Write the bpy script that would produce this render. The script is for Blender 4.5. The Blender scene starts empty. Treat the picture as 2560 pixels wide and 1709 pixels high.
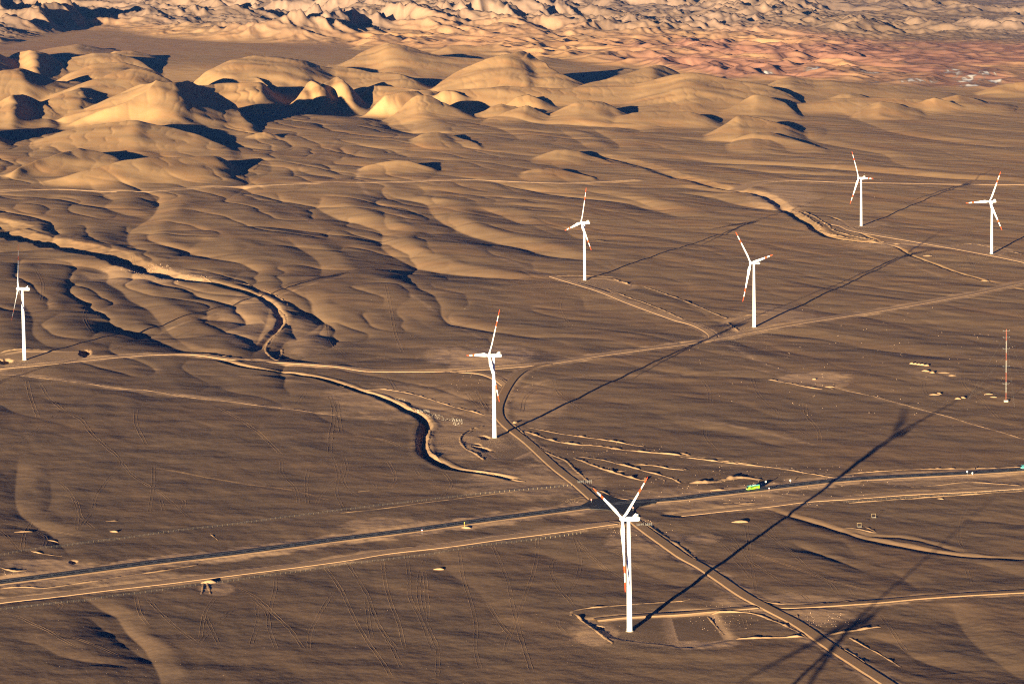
import bpy, math, random
import numpy as np
random.seed(7); RNG = np.random.default_rng(7)
PI = math.pi
scene = bpy.context.scene
C = scene.collection

# ------------------------------------------------------------------ camera model (solved from the towers)
F_PX, PITCH, ROLL, HC = 8727.63, 0.1277715, -0.0138794, 532.343
PA, PB = -0.0290227, -0.00810325            # the plain is a gently tilted fan: z = PA*x + PB*(y-4000)
IW, IH = 2560.0, 1709.0
FW = np.array([0, math.cos(PITCH), -math.sin(PITCH)]); RT0 = np.array([1.0, 0, 0]); UP0 = np.cross(RT0, FW)
RT = math.cos(ROLL)*RT0 + math.sin(ROLL)*UP0; UP = -math.sin(ROLL)*RT0 + math.cos(ROLL)*UP0

def plane_z(x, y): return PA*x + PB*(y-4000.0)
def gnd(px, py):
    """point of the tilted plain seen at a photo pixel"""
    d = FW + RT*((px-IW/2)/F_PX) - UP*((py-IH/2)/F_PX)
    t = (-PB*4000.0-HC)/(d[2]-PA*d[0]-PB*d[1])
    return np.array([d[0]*t, d[1]*t])
ORG = {0: (0, 0), 1: (0, 0), 2: (850, 0), 3: (1700, 0), 4: (0, 570), 5: (850, 570), 6: (1700, 570), 7: (0, 1139), 8: (850, 1139), 9: (1700, 1139)}
ZS = 860/2349.0
def src(r, x, y):
    return (ORG[r][0]+x*ZS, ORG[r][1]+y*ZS)
def P2(*chunks):
    """chunks (region, [(zx,zy)..]) -> list of ground points"""
    out = []
    for r, pts in chunks:
        for p in pts:
            out.append(gnd(*src(r, p[0], p[1])))
    return np.array(out)

# sun
SUN_AZ = math.radians(73.0)      # direction the light travels, from +x
SUN_EL = math.radians(5.35)

# ------------------------------------------------------------------ noise
_pt = RNG.permutation(4096).astype(np.int32)
_ga = RNG.random(4096)*2*PI
_gx = np.cos(_ga); _gy = np.sin(_ga)
def gn(x, y, seed=0):
    xi = np.floor(x).astype(np.int64); yi = np.floor(y).astype(np.int64)
    fx = x-xi; fy = y-yi
    u = fx*fx*fx*(fx*(fx*6-15)+10); v = fy*fy*fy*(fy*(fy*6-15)+10)
    def g(ax, ay, dx, dy):
        h = _pt[(_pt[(ax+seed*131) & 4095]+ay+seed*17) & 4095]
        return _gx[h]*dx+_gy[h]*dy
    a = g(xi, yi, fx, fy); b = g(xi+1, yi, fx-1, fy); c = g(xi, yi+1, fx, fy-1); d = g(xi+1, yi+1, fx-1, fy-1)
    return (a+(b-a)*u+(c-a)*v+(a-b-c+d)*u*v)*1.5
def sst(a, b, x):
    t = np.clip((x-a)/(b-a), 0, 1); return t*t*(3-2*t)

# ------------------------------------------------------------------ the terrain grid (fans out from below the camera, rows dense where the ground is near)
NC = 1200
U0, U1 = -0.172, 0.172
Y0, Y1 = 2080.0, 26500.0
def row_step(y): return np.interp(y, [2000, 3000, 4500, 7000, 9000, 13000, 17000, 20000, 26500], [1.5, 2.5, 5, 8, 10.5, 13.5, 20, 26, 50])
yr_ = [Y0]
while yr_[-1] < Y1: yr_.append(yr_[-1]+float(row_step(yr_[-1])))
Y1 = yr_[-1]
uf = np.linspace(U0, U1, NC)
ul = -np.geomspace(0.19, 0.9, 22)[::-1]; ur = -ul[::-1]
ucols = np.concatenate([ul, uf, ur])
yfront = np.linspace(300, Y0-25, 40); yback = np.geomspace(Y1*1.04, 70000, 20)
yrows = np.concatenate([yfront, yr_, yback])
YY, UU = np.meshgrid(yrows, ucols, indexing='ij')
XX = UU*YY
CELL = np.maximum(row_step(YY), YY*(uf[1]-uf[0]))      # size of a cell, for fading noise out
R_, C_ = YY.shape

def colx(u): return np.interp(u, ucols, np.arange(len(ucols)))
def rowx(y): return np.interp(y, yrows, np.arange(len(yrows)))
def fade(wl): return sst(1.2, 3.0, wl/CELL)

def path_field(path, R, sub=None):
    """distance field of a polyline: returns block slices, d, signed side, arc-length"""
    p = np.asarray(path, float)
    x0, y0 = p.min(0)-R; x1, y1 = p.max(0)+R
    y0 = max(y0, 320.0)
    r0 = max(0, int(rowx(y0))-1); r1 = min(R_, int(rowx(y1))+3)
    ulo = min(x0/y0, x0/y1); uhi = max(x1/y0, x1/y1)
    c0 = max(0, int(colx(ulo))-1); c1 = min(C_, int(colx(uhi))+3)
    X = XX[r0:r1, c0:c1]; Y = YY[r0:r1, c0:c1]
    D = np.full(X.shape, 1e9); S = np.ones(X.shape); T = np.zeros(X.shape)
    acc = 0.0
    for i in range(len(p)-1):
        a = p[i]; b = p[i+1]; e = b-a; L = math.hypot(*e)
        if L < 1e-6: continue
        ya = max(min(a[1], b[1])-R, 320.0); yb = max(a[1], b[1])+R; xa = min(a[0], b[0])-R; xb = max(a[0], b[0])+R
        q0 = max(r0, int(rowx(ya))-1)-r0; q1 = min(r1, int(rowx(yb))+3)-r0
        k0 = max(c0, int(colx(min(xa/ya, xa/yb)))-1)-c0; k1 = min(c1, int(colx(max(xb/ya, xb/yb)))+3)-c0
        if q1 <= q0 or k1 <= k0: acc += L; continue
        xs = X[q0:q1, k0:k1]-a[0]; ys = Y[q0:q1, k0:k1]-a[1]
        t = np.clip((xs*e[0]+ys*e[1])/(L*L), 0, 1)
        d = np.hypot(xs-t*e[0], ys-t*e[1])
        m = d < D[q0:q1, k0:k1]
        D[q0:q1, k0:k1][m] = d[m]
        cr = e[0]*ys-e[1]*xs; sg = np.sign(cr)        # +1 = left of travel; passes smoothly through 0 round the two ends
        if i == 0: sg = np.where(t <= 0, cr/(L*np.maximum(d, 1e-6)), sg)
        if i == len(p)-2: sg = np.where(t >= 1, cr/(L*np.maximum(d, 1e-6)), sg)
        S[q0:q1, k0:k1][m] = sg[m]
        T[q0:q1, k0:k1][m] = (acc+t*L)[m]
        acc += L
    return (slice(r0, r1), slice(c0, c1)), D, S, T, acc
def arcs(p):
    p = np.asarray(p, float)
    return np.concatenate([[0], np.cumsum(np.hypot(*(np.diff(p, axis=0).T)))])
def boxfilter(v, n):
    if n < 2: return v
    k = np.ones(n)/n; return np.convolve(np.pad(v, (n//2, n-1-n//2), 'edge'), k, 'valid')
def smooth_path(p, step=12.0):
    """Catmull-Rom through the points, resampled"""
    p = np.asarray(p, float)
    if len(p) < 3:
        n = max(2, int(arcs(p)[-1]/step)); t = np.linspace(0, 1, n)[:, None]
        return p[0]*(1-t)+p[-1]*t
    q = np.vstack([2*p[0]-p[1], p, 2*p[-1]-p[-2]])
    out = []
    for i in range(1, len(q)-2):
        n = max(2, int(np.hypot(*(q[i+1]-q[i]))/step))
        # centripetal-ish tangent limiting
        t = np.linspace(0, 1, n, endpoint=False)[:, None]
        L = np.hypot(*(q[i+1]-q[i]))+1e-6
        m0 = (q[i+1]-q[i-1])*L/(np.hypot(*(q[i+1]-q[i]))+np.hypot(*(q[i]-q[i-1]))+1e-6)
        m1 = (q[i+2]-q[i])*L/(np.hypot(*(q[i+2]-q[i+1]))+np.hypot(*(q[i+1]-q[i]))+1e-6)
        out.append((2*t**3-3*t**2+1)*q[i]+(t**3-2*t**2+t)*m0+(-2*t**3+3*t**2)*q[i+1]+(t**3-t**2)*m1)
    out.append(p[-1:])
    return np.vstack(out)

Z = plane_z(XX, YY)
SAND_AND_LIGHT = np.zeros(XX.shape); RED = np.zeros(XX.shape); PALE = np.zeros(XX.shape); DIST = np.zeros(XX.shape)
# photo pixel under each grid point of the plain (only used to lay out the regions of the landscape)
dz = PA*XX+PB*(YY-4000.0)-HC
den = YY*FW[1]+dz*FW[2]
PXX = IW/2+F_PX*(XX*RT[0]+YY*RT[1]+dz*RT[2])/den
PYY = IH/2-F_PX*(XX*UP[0]+YY*UP[1]+dz*UP[2])/den

# ------------------------------------------------------------------ 1. low relief of the fan: flutes running down the drainage direction
A_ = XX*0.53-YY*0.85; B_ = XX*0.85+YY*0.53
w1 = gn(XX/420, YY/420, 1)*60+gn(XX/130, YY/130, 2)*14
w2 = gn(XX/90, YY/90, 3)*6
Bw = B_+w1+w2
A2_ = XX*0.20-YY*0.98; B2w = XX*0.98+YY*0.20+w1*0.8+w2
leftish = sst(0.045, -0.05, XX/YY)
def dirn(wb, wa, seed):
    """noise drawn out along the local drainage direction, which swings towards the camera on the left"""
    return gn(Bw/wb, A_/wa, seed)*(1-leftish)+gn(B2w/wb, A2_/wa, seed+200)*leftish
def flute(wb, wa, seed, amp):
    return amp*fade(wb*0.5)*dirn(wb, wa, seed)
mid = sst(3050, 4300, YY)*(1-sst(9500, 12500, YY))
mid_ = mid*(0.55+0.45*leftish)
rel = flute(150, 900, 11, 1.9)*(0.14+0.86*mid_)+flute(70, 420, 12, 0.75)*(0.22+0.78*mid_)
rel += flute(30, 260, 13, 0.28)*(0.45+0.55*mid)+flute(13, 130, 14, 0.08)+flute(6, 50, 15, 0.03)+flute(3, 22, 25, 0.018)
rel += (1.0+3.9*mid*(0.35+0.65*leftish))*gn(XX/380, YY/520, 16)
n = dirn(210, 700, 17)
rel -= mid*(0.8+2.4*leftish)*np.exp(-np.abs(n)*9)          # shallow dry channels
n = dirn(95, 330, 18)
rel -= mid*(0.4+1.1*leftish)*np.exp(-np.abs(n)*8)*fade(60)
rel += 0.10*gn(XX/9, YY/9, 19)*fade(9)+0.05*gn(XX/4, YY/4, 20)*fade(5)
rel += 0.6*gn(XX/60, YY/60, 21)*fade(60)+0.25*gn(XX/25, YY/25, 22)*fade(25)
REL = rel
SAND_AND_LIGHT += 0.06+0.66*sst(2500, 7500, YY)+0.12*sst(-0.12, 0.14, XX/YY)+0.25*sst(8500, 13000, YY)  # brightening from haze and sun angle painted in, growing with distance and rightward

# ------------------------------------------------------------------ 2. traced dry valleys: (chunks, depth, width of the shaded bank, width of the sunlit bank)
VALLEYS = [
 ([(1, [(1000,1310),(1070,1340),(1075,1400),(1030,1460),(960,1500),(885,1550)]), (4, [(870,70),(930,130),(960,155)])], 7, 70, 25),
 ([(1, [(610,1245),(640,1275),(740,1330),(770,1360),(715,1400),(800,1430),(1000,1470)])], 3.5, 60, 20),
 ([(1, [(1620,1150),(1800,1090),(1850,1160),(1700,1230),(1640,1290),(1500,1370),(1380,1400)])], 2.5, 35, 20),
 ([(1, [(2030,1140),(2060,1160),(2150,1185),(2250,1195),(2310,1225)])], 4, 50, 22),
 ([(1, [(2190,1340),(2160,1385),(2200,1420),(2300,1465)]), (2, [(100,1490),(200,1520),(280,1550)]), (5, [(285,50),(290,110),(400,175),(550,230),(700,262),(850,290),(1000,310),(1200,335),(1440,370)])], 9, 75, 28),
 ([(2, [(290,1300),(400,1330),(500,1350),(590,1370),(610,1410),(640,1450),(690,1490),(800,1540)]), (5, [(900,30),(1100,80),(1250,110),(1400,160),(1550,185),(1700,220)])], 8, 70, 25),
 ([(2, [(950,1410),(1050,1440),(1200,1500),(1280,1530)])], 5, 60, 25),
 ([(2, [(520,1260),(575,1290),(540,1325),(430,1340)])], 2.5, 40, 20),
 ([(2, [(1180,1250),(1300,1275),(1500,1310),(1700,1335),(1900,1355),(2100,1400),(2340,1480)])], 6, 60, 28),
 ([(2, [(1600,1280),(1750,1300),(2000,1350),(2200,1420)])], 4, 50, 25),
 ([(2, [(1100,1390),(1300,1400),(1500,1425),(1400,1445)])], 3, 50, 25),
 ([(2, [(1540,1540)]), (5, [(1560,20),(1650,60),(1750,40)])], 3, 40, 20),
 ([(3, [(0,1060),(300,1100),(700,1120),(1000,1140),(1300,1160),(1800,1200),(2340,1240)])], 5, 60, 30),
 ([(3, [(300,1125),(600,1170),(900,1185),(1150,1200)])], 4, 60, 30),
 ([(3, [(0,1310),(200,1330),(400,1385),(720,1430)])], 6, 60, 25),
 ([(3, [(0,1262),(200,1290),(430,1312)])], 4, 50, 25),
 ([(3, [(0,940),(300,965),(650,985),(760,1035),(900,1045)])], 4, 60, 30),
 ([(3, [(1080,760),(1160,790),(1300,840),(1500,905),(1900,965),(2340,1010)])], 4, 55, 30),
 ([(3, [(810,890),(870,930),(950,960),(1200,1010),(1400,1050),(1460,1100),(1600,1150)])], 4, 50, 22),
 ([(3, [(960,950),(1010,900),(1000,870)])], 2, 40, 20),
 ([(2, [(620,610),(480,650),(350,700),(320,740),(400,800),(480,850),(560,890),(700,915)])], 9, 110, 40),
 ([(2, [(200,755),(300,790),(400,840),(520,895)])], 9, 90, 60),
 ([(2, [(1090,870),(1160,900),(1250,960)])], 3, 40, 22),
 ([(2, [(1500,880),(1600,940),(1700,1010)])], 4, 50, 25),
 ([(2, [(1720,870),(1900,980),(1890,1030)])], 4, 50, 25),
 ([(2, [(850,720),(920,760),(1000,800),(1300,830),(1600,850),(2010,870),(2000,900),(1800,890)])], 4, 60, 25),
 ([(4, [(0,230),(300,230),(500,245),(650,262),(735,285),(730,345),(830,400),(880,460),(1000,530),(1070,600),(1120,650),(1200,730),(1310,810),(1400,830)])], 5.5, 55, 22),
 ([(4, [(120,440),(200,560),(225,620),(225,720),(280,780),(380,830)])], 4, 45, 22),
 ([(4, [(700,610),(800,650),(900,680),(1100,690)])], 4, 35, 20),
 ([(4, [(1000,700),(1160,780),(1300,825),(1450,835),(1600,860)])], 3.2, 35, 12),
 ([(4, [(1300,430),(1550,500),(1850,510)])], 3, 40, 30),
 ([(4, [(1300,600),(1600,620),(1800,620)])], 3, 45, 30),
 ([(4, [(1950,60),(2050,130),(2160,200),(2195,260),(2180,330)])], 4.5, 45, 22),
 ([(4, [(1400,70),(1280,140),(1230,190)])], 3.5, 30, 30),
 ([(4, [(1740,240),(1640,290),(1560,350)])], 2, 25, 25),
 ([(4, [(2080,440),(2150,560),(2180,620),(2100,680),(1950,745),(1920,800),(1900,880)])], 3.5, 30, 14),
 ([(4, [(1840,520),(1820,620),(1760,740),(1720,860)])], 3, 22, 14),
 ([(7, [(560,960),(700,1040),(790,1080),(850,1170),(930,1250),(990,1310),(1040,1400),(1090,1500),(1110,1620)])], 2.0, 18, 8),
 ([(7, [(600,1090),(750,1200),(900,1310),(1040,1400)])], 1.2, 14, 10),
 ([(7, [(0,1240),(150,1260),(300,1300),(400,1360),(600,1400),(800,1420),(900,1450)])], 1.0, 14, 12),
 ([(7, [(130,0),(110,150),(105,300),(150,400),(250,470),(330,510),(480,680)])], 1.6, 16, 10),
 ([(7, [(340,160),(350,300),(300,400)])], 0.8, 12, 10),
 ([(9, [(600,360),(750,405),(900,445),(1050,490),(1230,545),(1400,585),(1600,625),(1900,670),(2400,700)])], 2.0, 7, 4),
 ([(9, [(1130,490),(1300,540),(1500,550),(1700,590),(1930,655)])], 1.1, 6, 4),
 ([(9, [(760,590),(900,645),(1090,710),(1180,745),(1260,785)])], 1.3, 11, 7),
 ([(9, [(1950,420),(2400,465)])], 1.4, 24, 18),
 ([(9, [(1760,690),(2000,720),(2400,830)])], 1.2, 20, 14),
 ([(9, [(1850,1010),(1950,1200),(2100,1350),(2400,1560)])], 2.4, 34, 16),
 ([(9, [(1250,1230),(1450,1270),(1600,1370),(1900,1480)])], 1.6, 26, 18),
 ([(9, [(1450,780),(1550,850),(1640,920)])], 1.0, 16, 9),
 ([(9, [(1100,560),(1200,680),(1180,730)])], 0.7, 14, 9),
 ([(8, [(1250,640),(1500,700),(1900,800)])], 0.9, 22, 22),
 ([(8, [(640,640),(760,800),(950,930),(1100,1130),(1300,1200)])], 0.9, 20, 14),
 ([(8, [(1960,740),(2100,800),(2349,900)])], 1.3, 22, 22),
 ([(5, [(0,510),(400,560),(700,690),(1100,760),(1700,900)])], 1.6, 60, 50),
 ([(5, [(1850,900),(2100,960),(2349,1000)])], 1.4, 22, 16),
 ([(6, [(350,680),(900,740),(1400,830),(1800,880)])], 2.2, 40, 30),
 ([(6, [(0,1005),(400,1010),(600,1020)])], 1.4, 22, 18),
 ([(6, [(0,1340),(400,1400),(700,1500)])], 1.2, 24, 18),
]
def add_valley(chunks, depth, wd, wb):
    p = smooth_path(P2(*chunks), 15)
    R = 3.6*max(wd, wb)
    bl, D, S, T, L = path_field(p, R)
    wob = 1+0.35*gn(XX[bl]/(wd*3), YY[bl]/(wd*3), 31)
    S = np.clip(S, -1, 1)
    w = (wb*(1+S)+wd*(1-S))/2*wob
    ends = np.clip(np.minimum(T, L-T)/(0.18*L+1e-6), 0, 1)**0.7*0.85+0.15
    rim = (0.105+0.055*S)*np.exp(-((D-2.0*w)/(0.8*w))**2)
    cut = 0.92*np.exp(-(D/w)**1.15)
    Z[bl] += depth*ends*(rim-cut)*sst(R, R*0.7, D)
for v in VALLEYS: add_valley(*v)

# ------------------------------------------------------------------ 3. deep washes
WASHES = [
 ([(1, [(-500,1440),(0,1530)]), (4, [(0,8),(200,55),(400,95),(600,140),(800,195),(950,250),(1200,318),(1400,352),(1600,402),(1750,455),(1850,505),(1925,590),(1900,660),(1820,740),(1740,820)])], (8, 9, 9, 7, 4, 3, 2), (46, 50, 46, 34, 12, 8, 6), (40, 38, 34, 26, 9, 6, 5)),
 ([(4, [(1400,870),(1500,885),(1600,920),(1800,955),(2000,975),(2200,1020),(2340,1065)]), (5, [(150,1112),(250,1140),(350,1180),(450,1225),(540,1270),(590,1330),(565,1400),(560,1470),(575,1530),(620,1565)]), (8, [(680,40),(770,85),(900,108),(1050,130),(1250,172)])], 5.5, 6.5, 5.5),
 ([(2, [(1700,1040),(1900,1078),(2100,1135),(2330,1215)]), (3, [(120,1232),(240,1268),(450,1305),(600,1345),(700,1410),(800,1480),(900,1540)]), (6, [(960,25),(1050,62),(1200,85),(1300,95),(1400,110)])], (3.5, 3.5, 4.5, 6, 5), (24, 22, 18, 11, 9), (34, 30, 22, 12, 9)),
 ([(6, [(1390,105),(1480,128),(1600,192),(1750,245),(1900,302),(2050,345),(2200,380)])], 2.6, 4, 3),
 ([(6, [(2240,395),(2400,430)])], 2.0, 4, 3),
 ([(3, [(1000,1465),(1090,1500),(1130,1525)]), (6, [(1180,8),(1250,40),(1380,95)])], 2.5, 4, 3),
]
for wi, (ch, depth, wn, wf) in enumerate(WASHES):
    p = smooth_path(P2(*ch), 8)
    R = 130
    bl, D, S, T, L = path_field(p, R)
    wob = 1+0.3*gn(XX[bl]/40, YY[bl]/60, 33+wi)+0.10*gn(XX[bl]/12, YY[bl]/18, 34+wi)
    S = np.clip(S, -1, 1); fr_ = T/L
    if isinstance(wn, tuple): wn = np.interp(fr_, np.linspace(0, 1, len(wn)), wn)
    if isinstance(wf, tuple): wf = np.interp(fr_, np.linspace(0, 1, len(wf)), wf)
    if isinstance(depth, tuple): depth = np.interp(fr_, np.linspace(0, 1, len(depth)), depth)
    w = (wf*(1+S)+wn*(1-S))/2*wob
    ends = np.clip(np.minimum(T, L-T)/60, 0, 1)
    cut = 1-np.clip((D/w-0.12)/0.95, 0, 1)
    rim = np.where(S > 0, 0.09, 0.04)*np.exp(-((D-1.7*w)/(0.5*w))**2)
    Z[bl] += ends*depth*(rim-cut)
    SAND_AND_LIGHT[bl] += np.where(S > 0, 0.12, 0.05)*np.exp(-(D/(w*2))**2)

# ------------------------------------------------------------------ 4. dune-smooth hills traced along their ridges: (region, [(x, crest y, ground y)], foot y, back width, roundness)
HILLS = [
 (2, [(500,640,680),(800,600,675),(1100,585,670),(1500,600,672),(1900,605,675),(2300,600,680)], 712, 300, .6),
 (3, [(760,720,745),(1100,672,735),(1500,668,735),(1900,690,735),(2250,712,735)], 775, 300, .6),
 (1, [(-40,560,640),(300,545,640),(560,560,650)], 720, 300, .6),
 (1, [(1150,620,700),(1500,560,640),(1800,560,650)], 700, 200, .5),
 (2, [(200,560,620),(420,560,625),(640,590,640)], 680, 200, .5),
 (3, [(-200,560,640),(200,575,650),(560,600,665)], 740, 260, .5),
 (1, [(-500,250,450),(-200,280,450),(-60,345,455)], 500, 300, .6),
 (1, [(20,440,462),(110,362,452),(200,345,452),(330,372,455),(430,430,465),(490,480,487)], 495, 260, .6),
 (1, [(-250,600,680),(0,480,655),(150,458,650),(300,515,655),(420,580,665)], 725, 260, .6),
 (1, [(-160,760,820),(-20,710,805),(80,662,800),(180,637,795),(290,690,800),(380,790,830)], 870, 220, .5),
 (1, [(470,500,580),(650,442,575),(760,430,572),(850,428,572),(990,465,575),(1080,500,582)], 650, 300, .5),
 (1, [(420,405,440),(640,362,435),(820,367,435),(950,400,445),(1080,470,480)], 495, 250, .5),
 (1, [(780,352,402),(900,350,402),(1020,372,405),(1105,410,415)], 430, 200, .5),
 (1, [(540,565,705),(700,520,690),(800,490,680),(900,465,675),(980,482,675),(1080,520,685),(1160,555,690)], 770, 250, .45),
 (1, [(860,612,812),(950,560,812),(1060,550,815),(1140,570,818),(1200,555,820),(1300,570,825),(1390,587,828),(1500,640,835),(1620,700,848),(1690,800,880),(1750,890,920)], 925, 260, .35),
 (1, [(1140,575,795),(1010,640,835),(850,715,865),(700,758,872)], 885, 200, .5),
 (1, [(270,700,770),(400,640,750),(560,600,740)], 830, 260, .6),
 (1, [(1400,495,575),(1500,440,560),(1600,402,550),(1730,385,545),(1850,387,545),(1960,395,548),(2080,412,552),(2150,450,560)], 645, 300, .6),
 (1, [(1780,545,612),(1900,585,640)], 655, 120, .5),
 (1, [(2060,600,665),(2130,548,655),(2200,590,665)], 690, 130, .5),
 (1, [(2230,560,655),(2290,505,645),(2360,560,655)], 680, 130, .5),
 (2, [(-230,475,550),(0,455,545),(100,467,548),(240,490,560),(400,502,572),(500,540,590)], 625, 180, .5),
 (2, [(-40,600,650),(30,560,640),(110,590,650)], 690, 130, .5),
 (2, [(160,690,712),(300,620,700),(400,605,690),(540,600,670)], 720, 150, .4),
 (1, [(300,935,965),(430,890,958),(560,862,955),(750,828,950),(930,808,948),(1000,835,948),(1150,860,952),(1350,905,968),(1500,970,1002),(1600,1012,1025)], 1075, 110, .35),
 (1, [(460,792,840),(560,772,838),(620,762,838),(700,776,838),(780,806,842)], 857, 90, .6),
 (1, [(310,1215,1228),(500,1182,1225),(650,1145,1210),(800,1108,1200),(1000,1082,1185),(1200,1072,1165),(1400,1068,1145),(1500,1068,1135),(1570,1105,1138)], 1250, 110, .5),
 (1, [(100,1165,1195),(250,1095,1160),(400,1045,1125),(540,1010,1090),(650,1030,1095),(800,1065,1112)], 1180, 110, .4),
 (1, [(1670,925,937),(1730,903,934),(1790,893,932),(1850,912,935)], 948, 60, .5),
 (1, [(-100,335,345),(280,342,352),(530,300,348),(700,335,352),(790,346,352)], 385, 200, .5),
 (1, [(-500,800,975),(-200,850,972),(-40,908,968)], 1010, 140, .4),
 (2, [(-60,445,452),(0,440,455),(100,390,450),(230,312,448),(330,290,448),(430,302,448),(560,345,452),(700,380,455),(850,393,458),(980,398,462),(1080,420,475)], 508, 260, .4),
 (2, [(660,347,364),(750,312,363),(870,310,363),(960,330,363),(1050,352,367),(1130,362,369)], 398, 200, .5),
 (2, [(590,600,610),(800,485,592),(1000,402,582),(1200,352,575),(1280,347,575),(1340,385,578),(1500,490,600),(1620,545,612),(1700,580,615)], 660, 230, .25),
 (2, [(1290,440,590),(1340,420,598),(1420,475,615),(1500,550,638),(1560,640,662)], 672, 120, .3),
 (2, [(1370,382,430),(1500,405,428),(1600,420,430),(1720,432,435),(1850,455,455),(2000,480,486)], 478, 200, .4),
 (2, [(1480,665,675),(1700,565,655),(1850,525,640),(1980,490,630),(2150,440,615),(2240,458,615),(2330,515,620)], 705, 230, .5),
 (2, [(2010,610,668),(2100,575,665),(2200,550,660),(2300,570,665)], 712, 160, .8),
 (3, [(-60,520,672),(0,500,670),(100,492,668),(200,508,668),(350,545,675),(500,562,682),(620,590,690),(740,640,705),(850,722,735)], 780, 220, .5),
 (3, [(270,770,780),(400,690,762),(500,640,750),(600,655,748),(700,700,758),(830,790,795)], 812, 160, .4),
 (3, [(590,585,628),(660,545,622),(740,523,620),(830,540,620),(930,552,620),(1040,545,620),(1200,560,622),(1350,580,628),(1500,590,635),(1700,620,645),(1850,640,652)], 705, 220, .7),
 (3, [(1030,675,694),(1110,645,693),(1180,637,692),(1260,655,693),(1340,683,698)], 715, 120, .5),
 (3, [(1180,780,787),(1270,715,770),(1350,686,765),(1470,706,765),(1550,735,769),(1640,755,773)], 803, 120, .5),
 (3, [(1600,720,752),(1680,680,747),(1740,662,745),(1850,690,748),(1950,735,757)], 775, 120, .4),
 (3, [(1800,672,702),(1900,646,701),(2000,668,703),(2130,716,724)], 728, 120, .5),
 (3, [(2060,625,642),(2200,575,637),(2349,560,632),(2500,570,632)], 660, 180, .5),
 (2, [(350,745,775),(430,695,765),(520,655,757),(580,650,754),(640,665,757),(740,705,768),(830,742,780)], 812, 120, .6),
 (2, [(950,625,662),(1050,598,659),(1130,590,657),(1250,620,660),(1400,658,678)], 684, 110, .5),
 (2, [(620,645,690),(720,612,688),(800,622,692),(870,645,698)], 725, 90, .6),
 (2, [(1030,795,812),(1150,755,805),(1280,712,795),(1320,730,795),(1400,770,800),(1460,800,815)], 838, 80, .3),
 (2, [(920,755,778),(1040,720,770),(1110,705,766),(1200,720,768),(1280,742,775)], 795, 80, .5),
 (2, [(1130,690,722),(1220,652,715),(1310,642,712),(1400,672,720)], 742, 80, .4),
 (2, [(1560,725,795),(1640,690,788),(1740,677,784),(1830,690,788),(1900,730,800),(1940,762,810)], 850, 130, .8),
 (3, [(-440,800,832),(-320,772,824),(-170,765,820),(-50,768,820),(100,765,820),(200,795,832)], 868, 120, .5),
 (3, [(200,890,918),(300,842,908),(400,792,897),(500,795,892),(600,815,895),(770,852,905)], 965, 90, .4),
 (3, [(360,945,965),(500,900,955),(620,900,952),(760,940,968),(900,985,1002),(1000,1012,1018)], 1038, 90, .5),
 (2, [(560,920,956),(620,910,952),(680,906,950),(730,914,950),(800,930,952),(960,997,1003)], 1016, 70, .4),
 (2, [(190,1125,1152),(300,1098,1148),(400,1085,1144),(470,1090,1144),(540,1112,1152),(640,1142,1162)], 1180, 60, .5),
 (2, [(1370,1045,1068),(1450,1022,1064),(1520,1017,1062),(1620,1028,1062),(1720,1062,1074),(1820,1106,1110)], 1114, 60, .5),
 (2, [(1260,1165,1182),(1350,1150,1180),(1430,1147,1178),(1520,1160,1182),(1600,1180,1192),(1700,1202,1212)], 1220, 50, .5),
]
def crest_h(g, py):
    """height above the plain at ground point g that puts its top on photo row py"""
    c = (IH/2-py)/F_PX
    d0 = np.array([g[0], g[1], plane_z(g[0], g[1])-HC])
    return (c*d0.dot(FW)-d0.dot(UP))/(UP[2]-c*FW[2])
ACC = np.zeros(XX.shape)
HW = [XX+14*gn(XX/300, YY/300, 41)+4*gn(XX/90, YY/90, 42), YY+70*gn(XX/420, YY/420, 43)+12*gn(XX/110, YY/110, 44)]
UUw = HW[0]/YY
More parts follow.
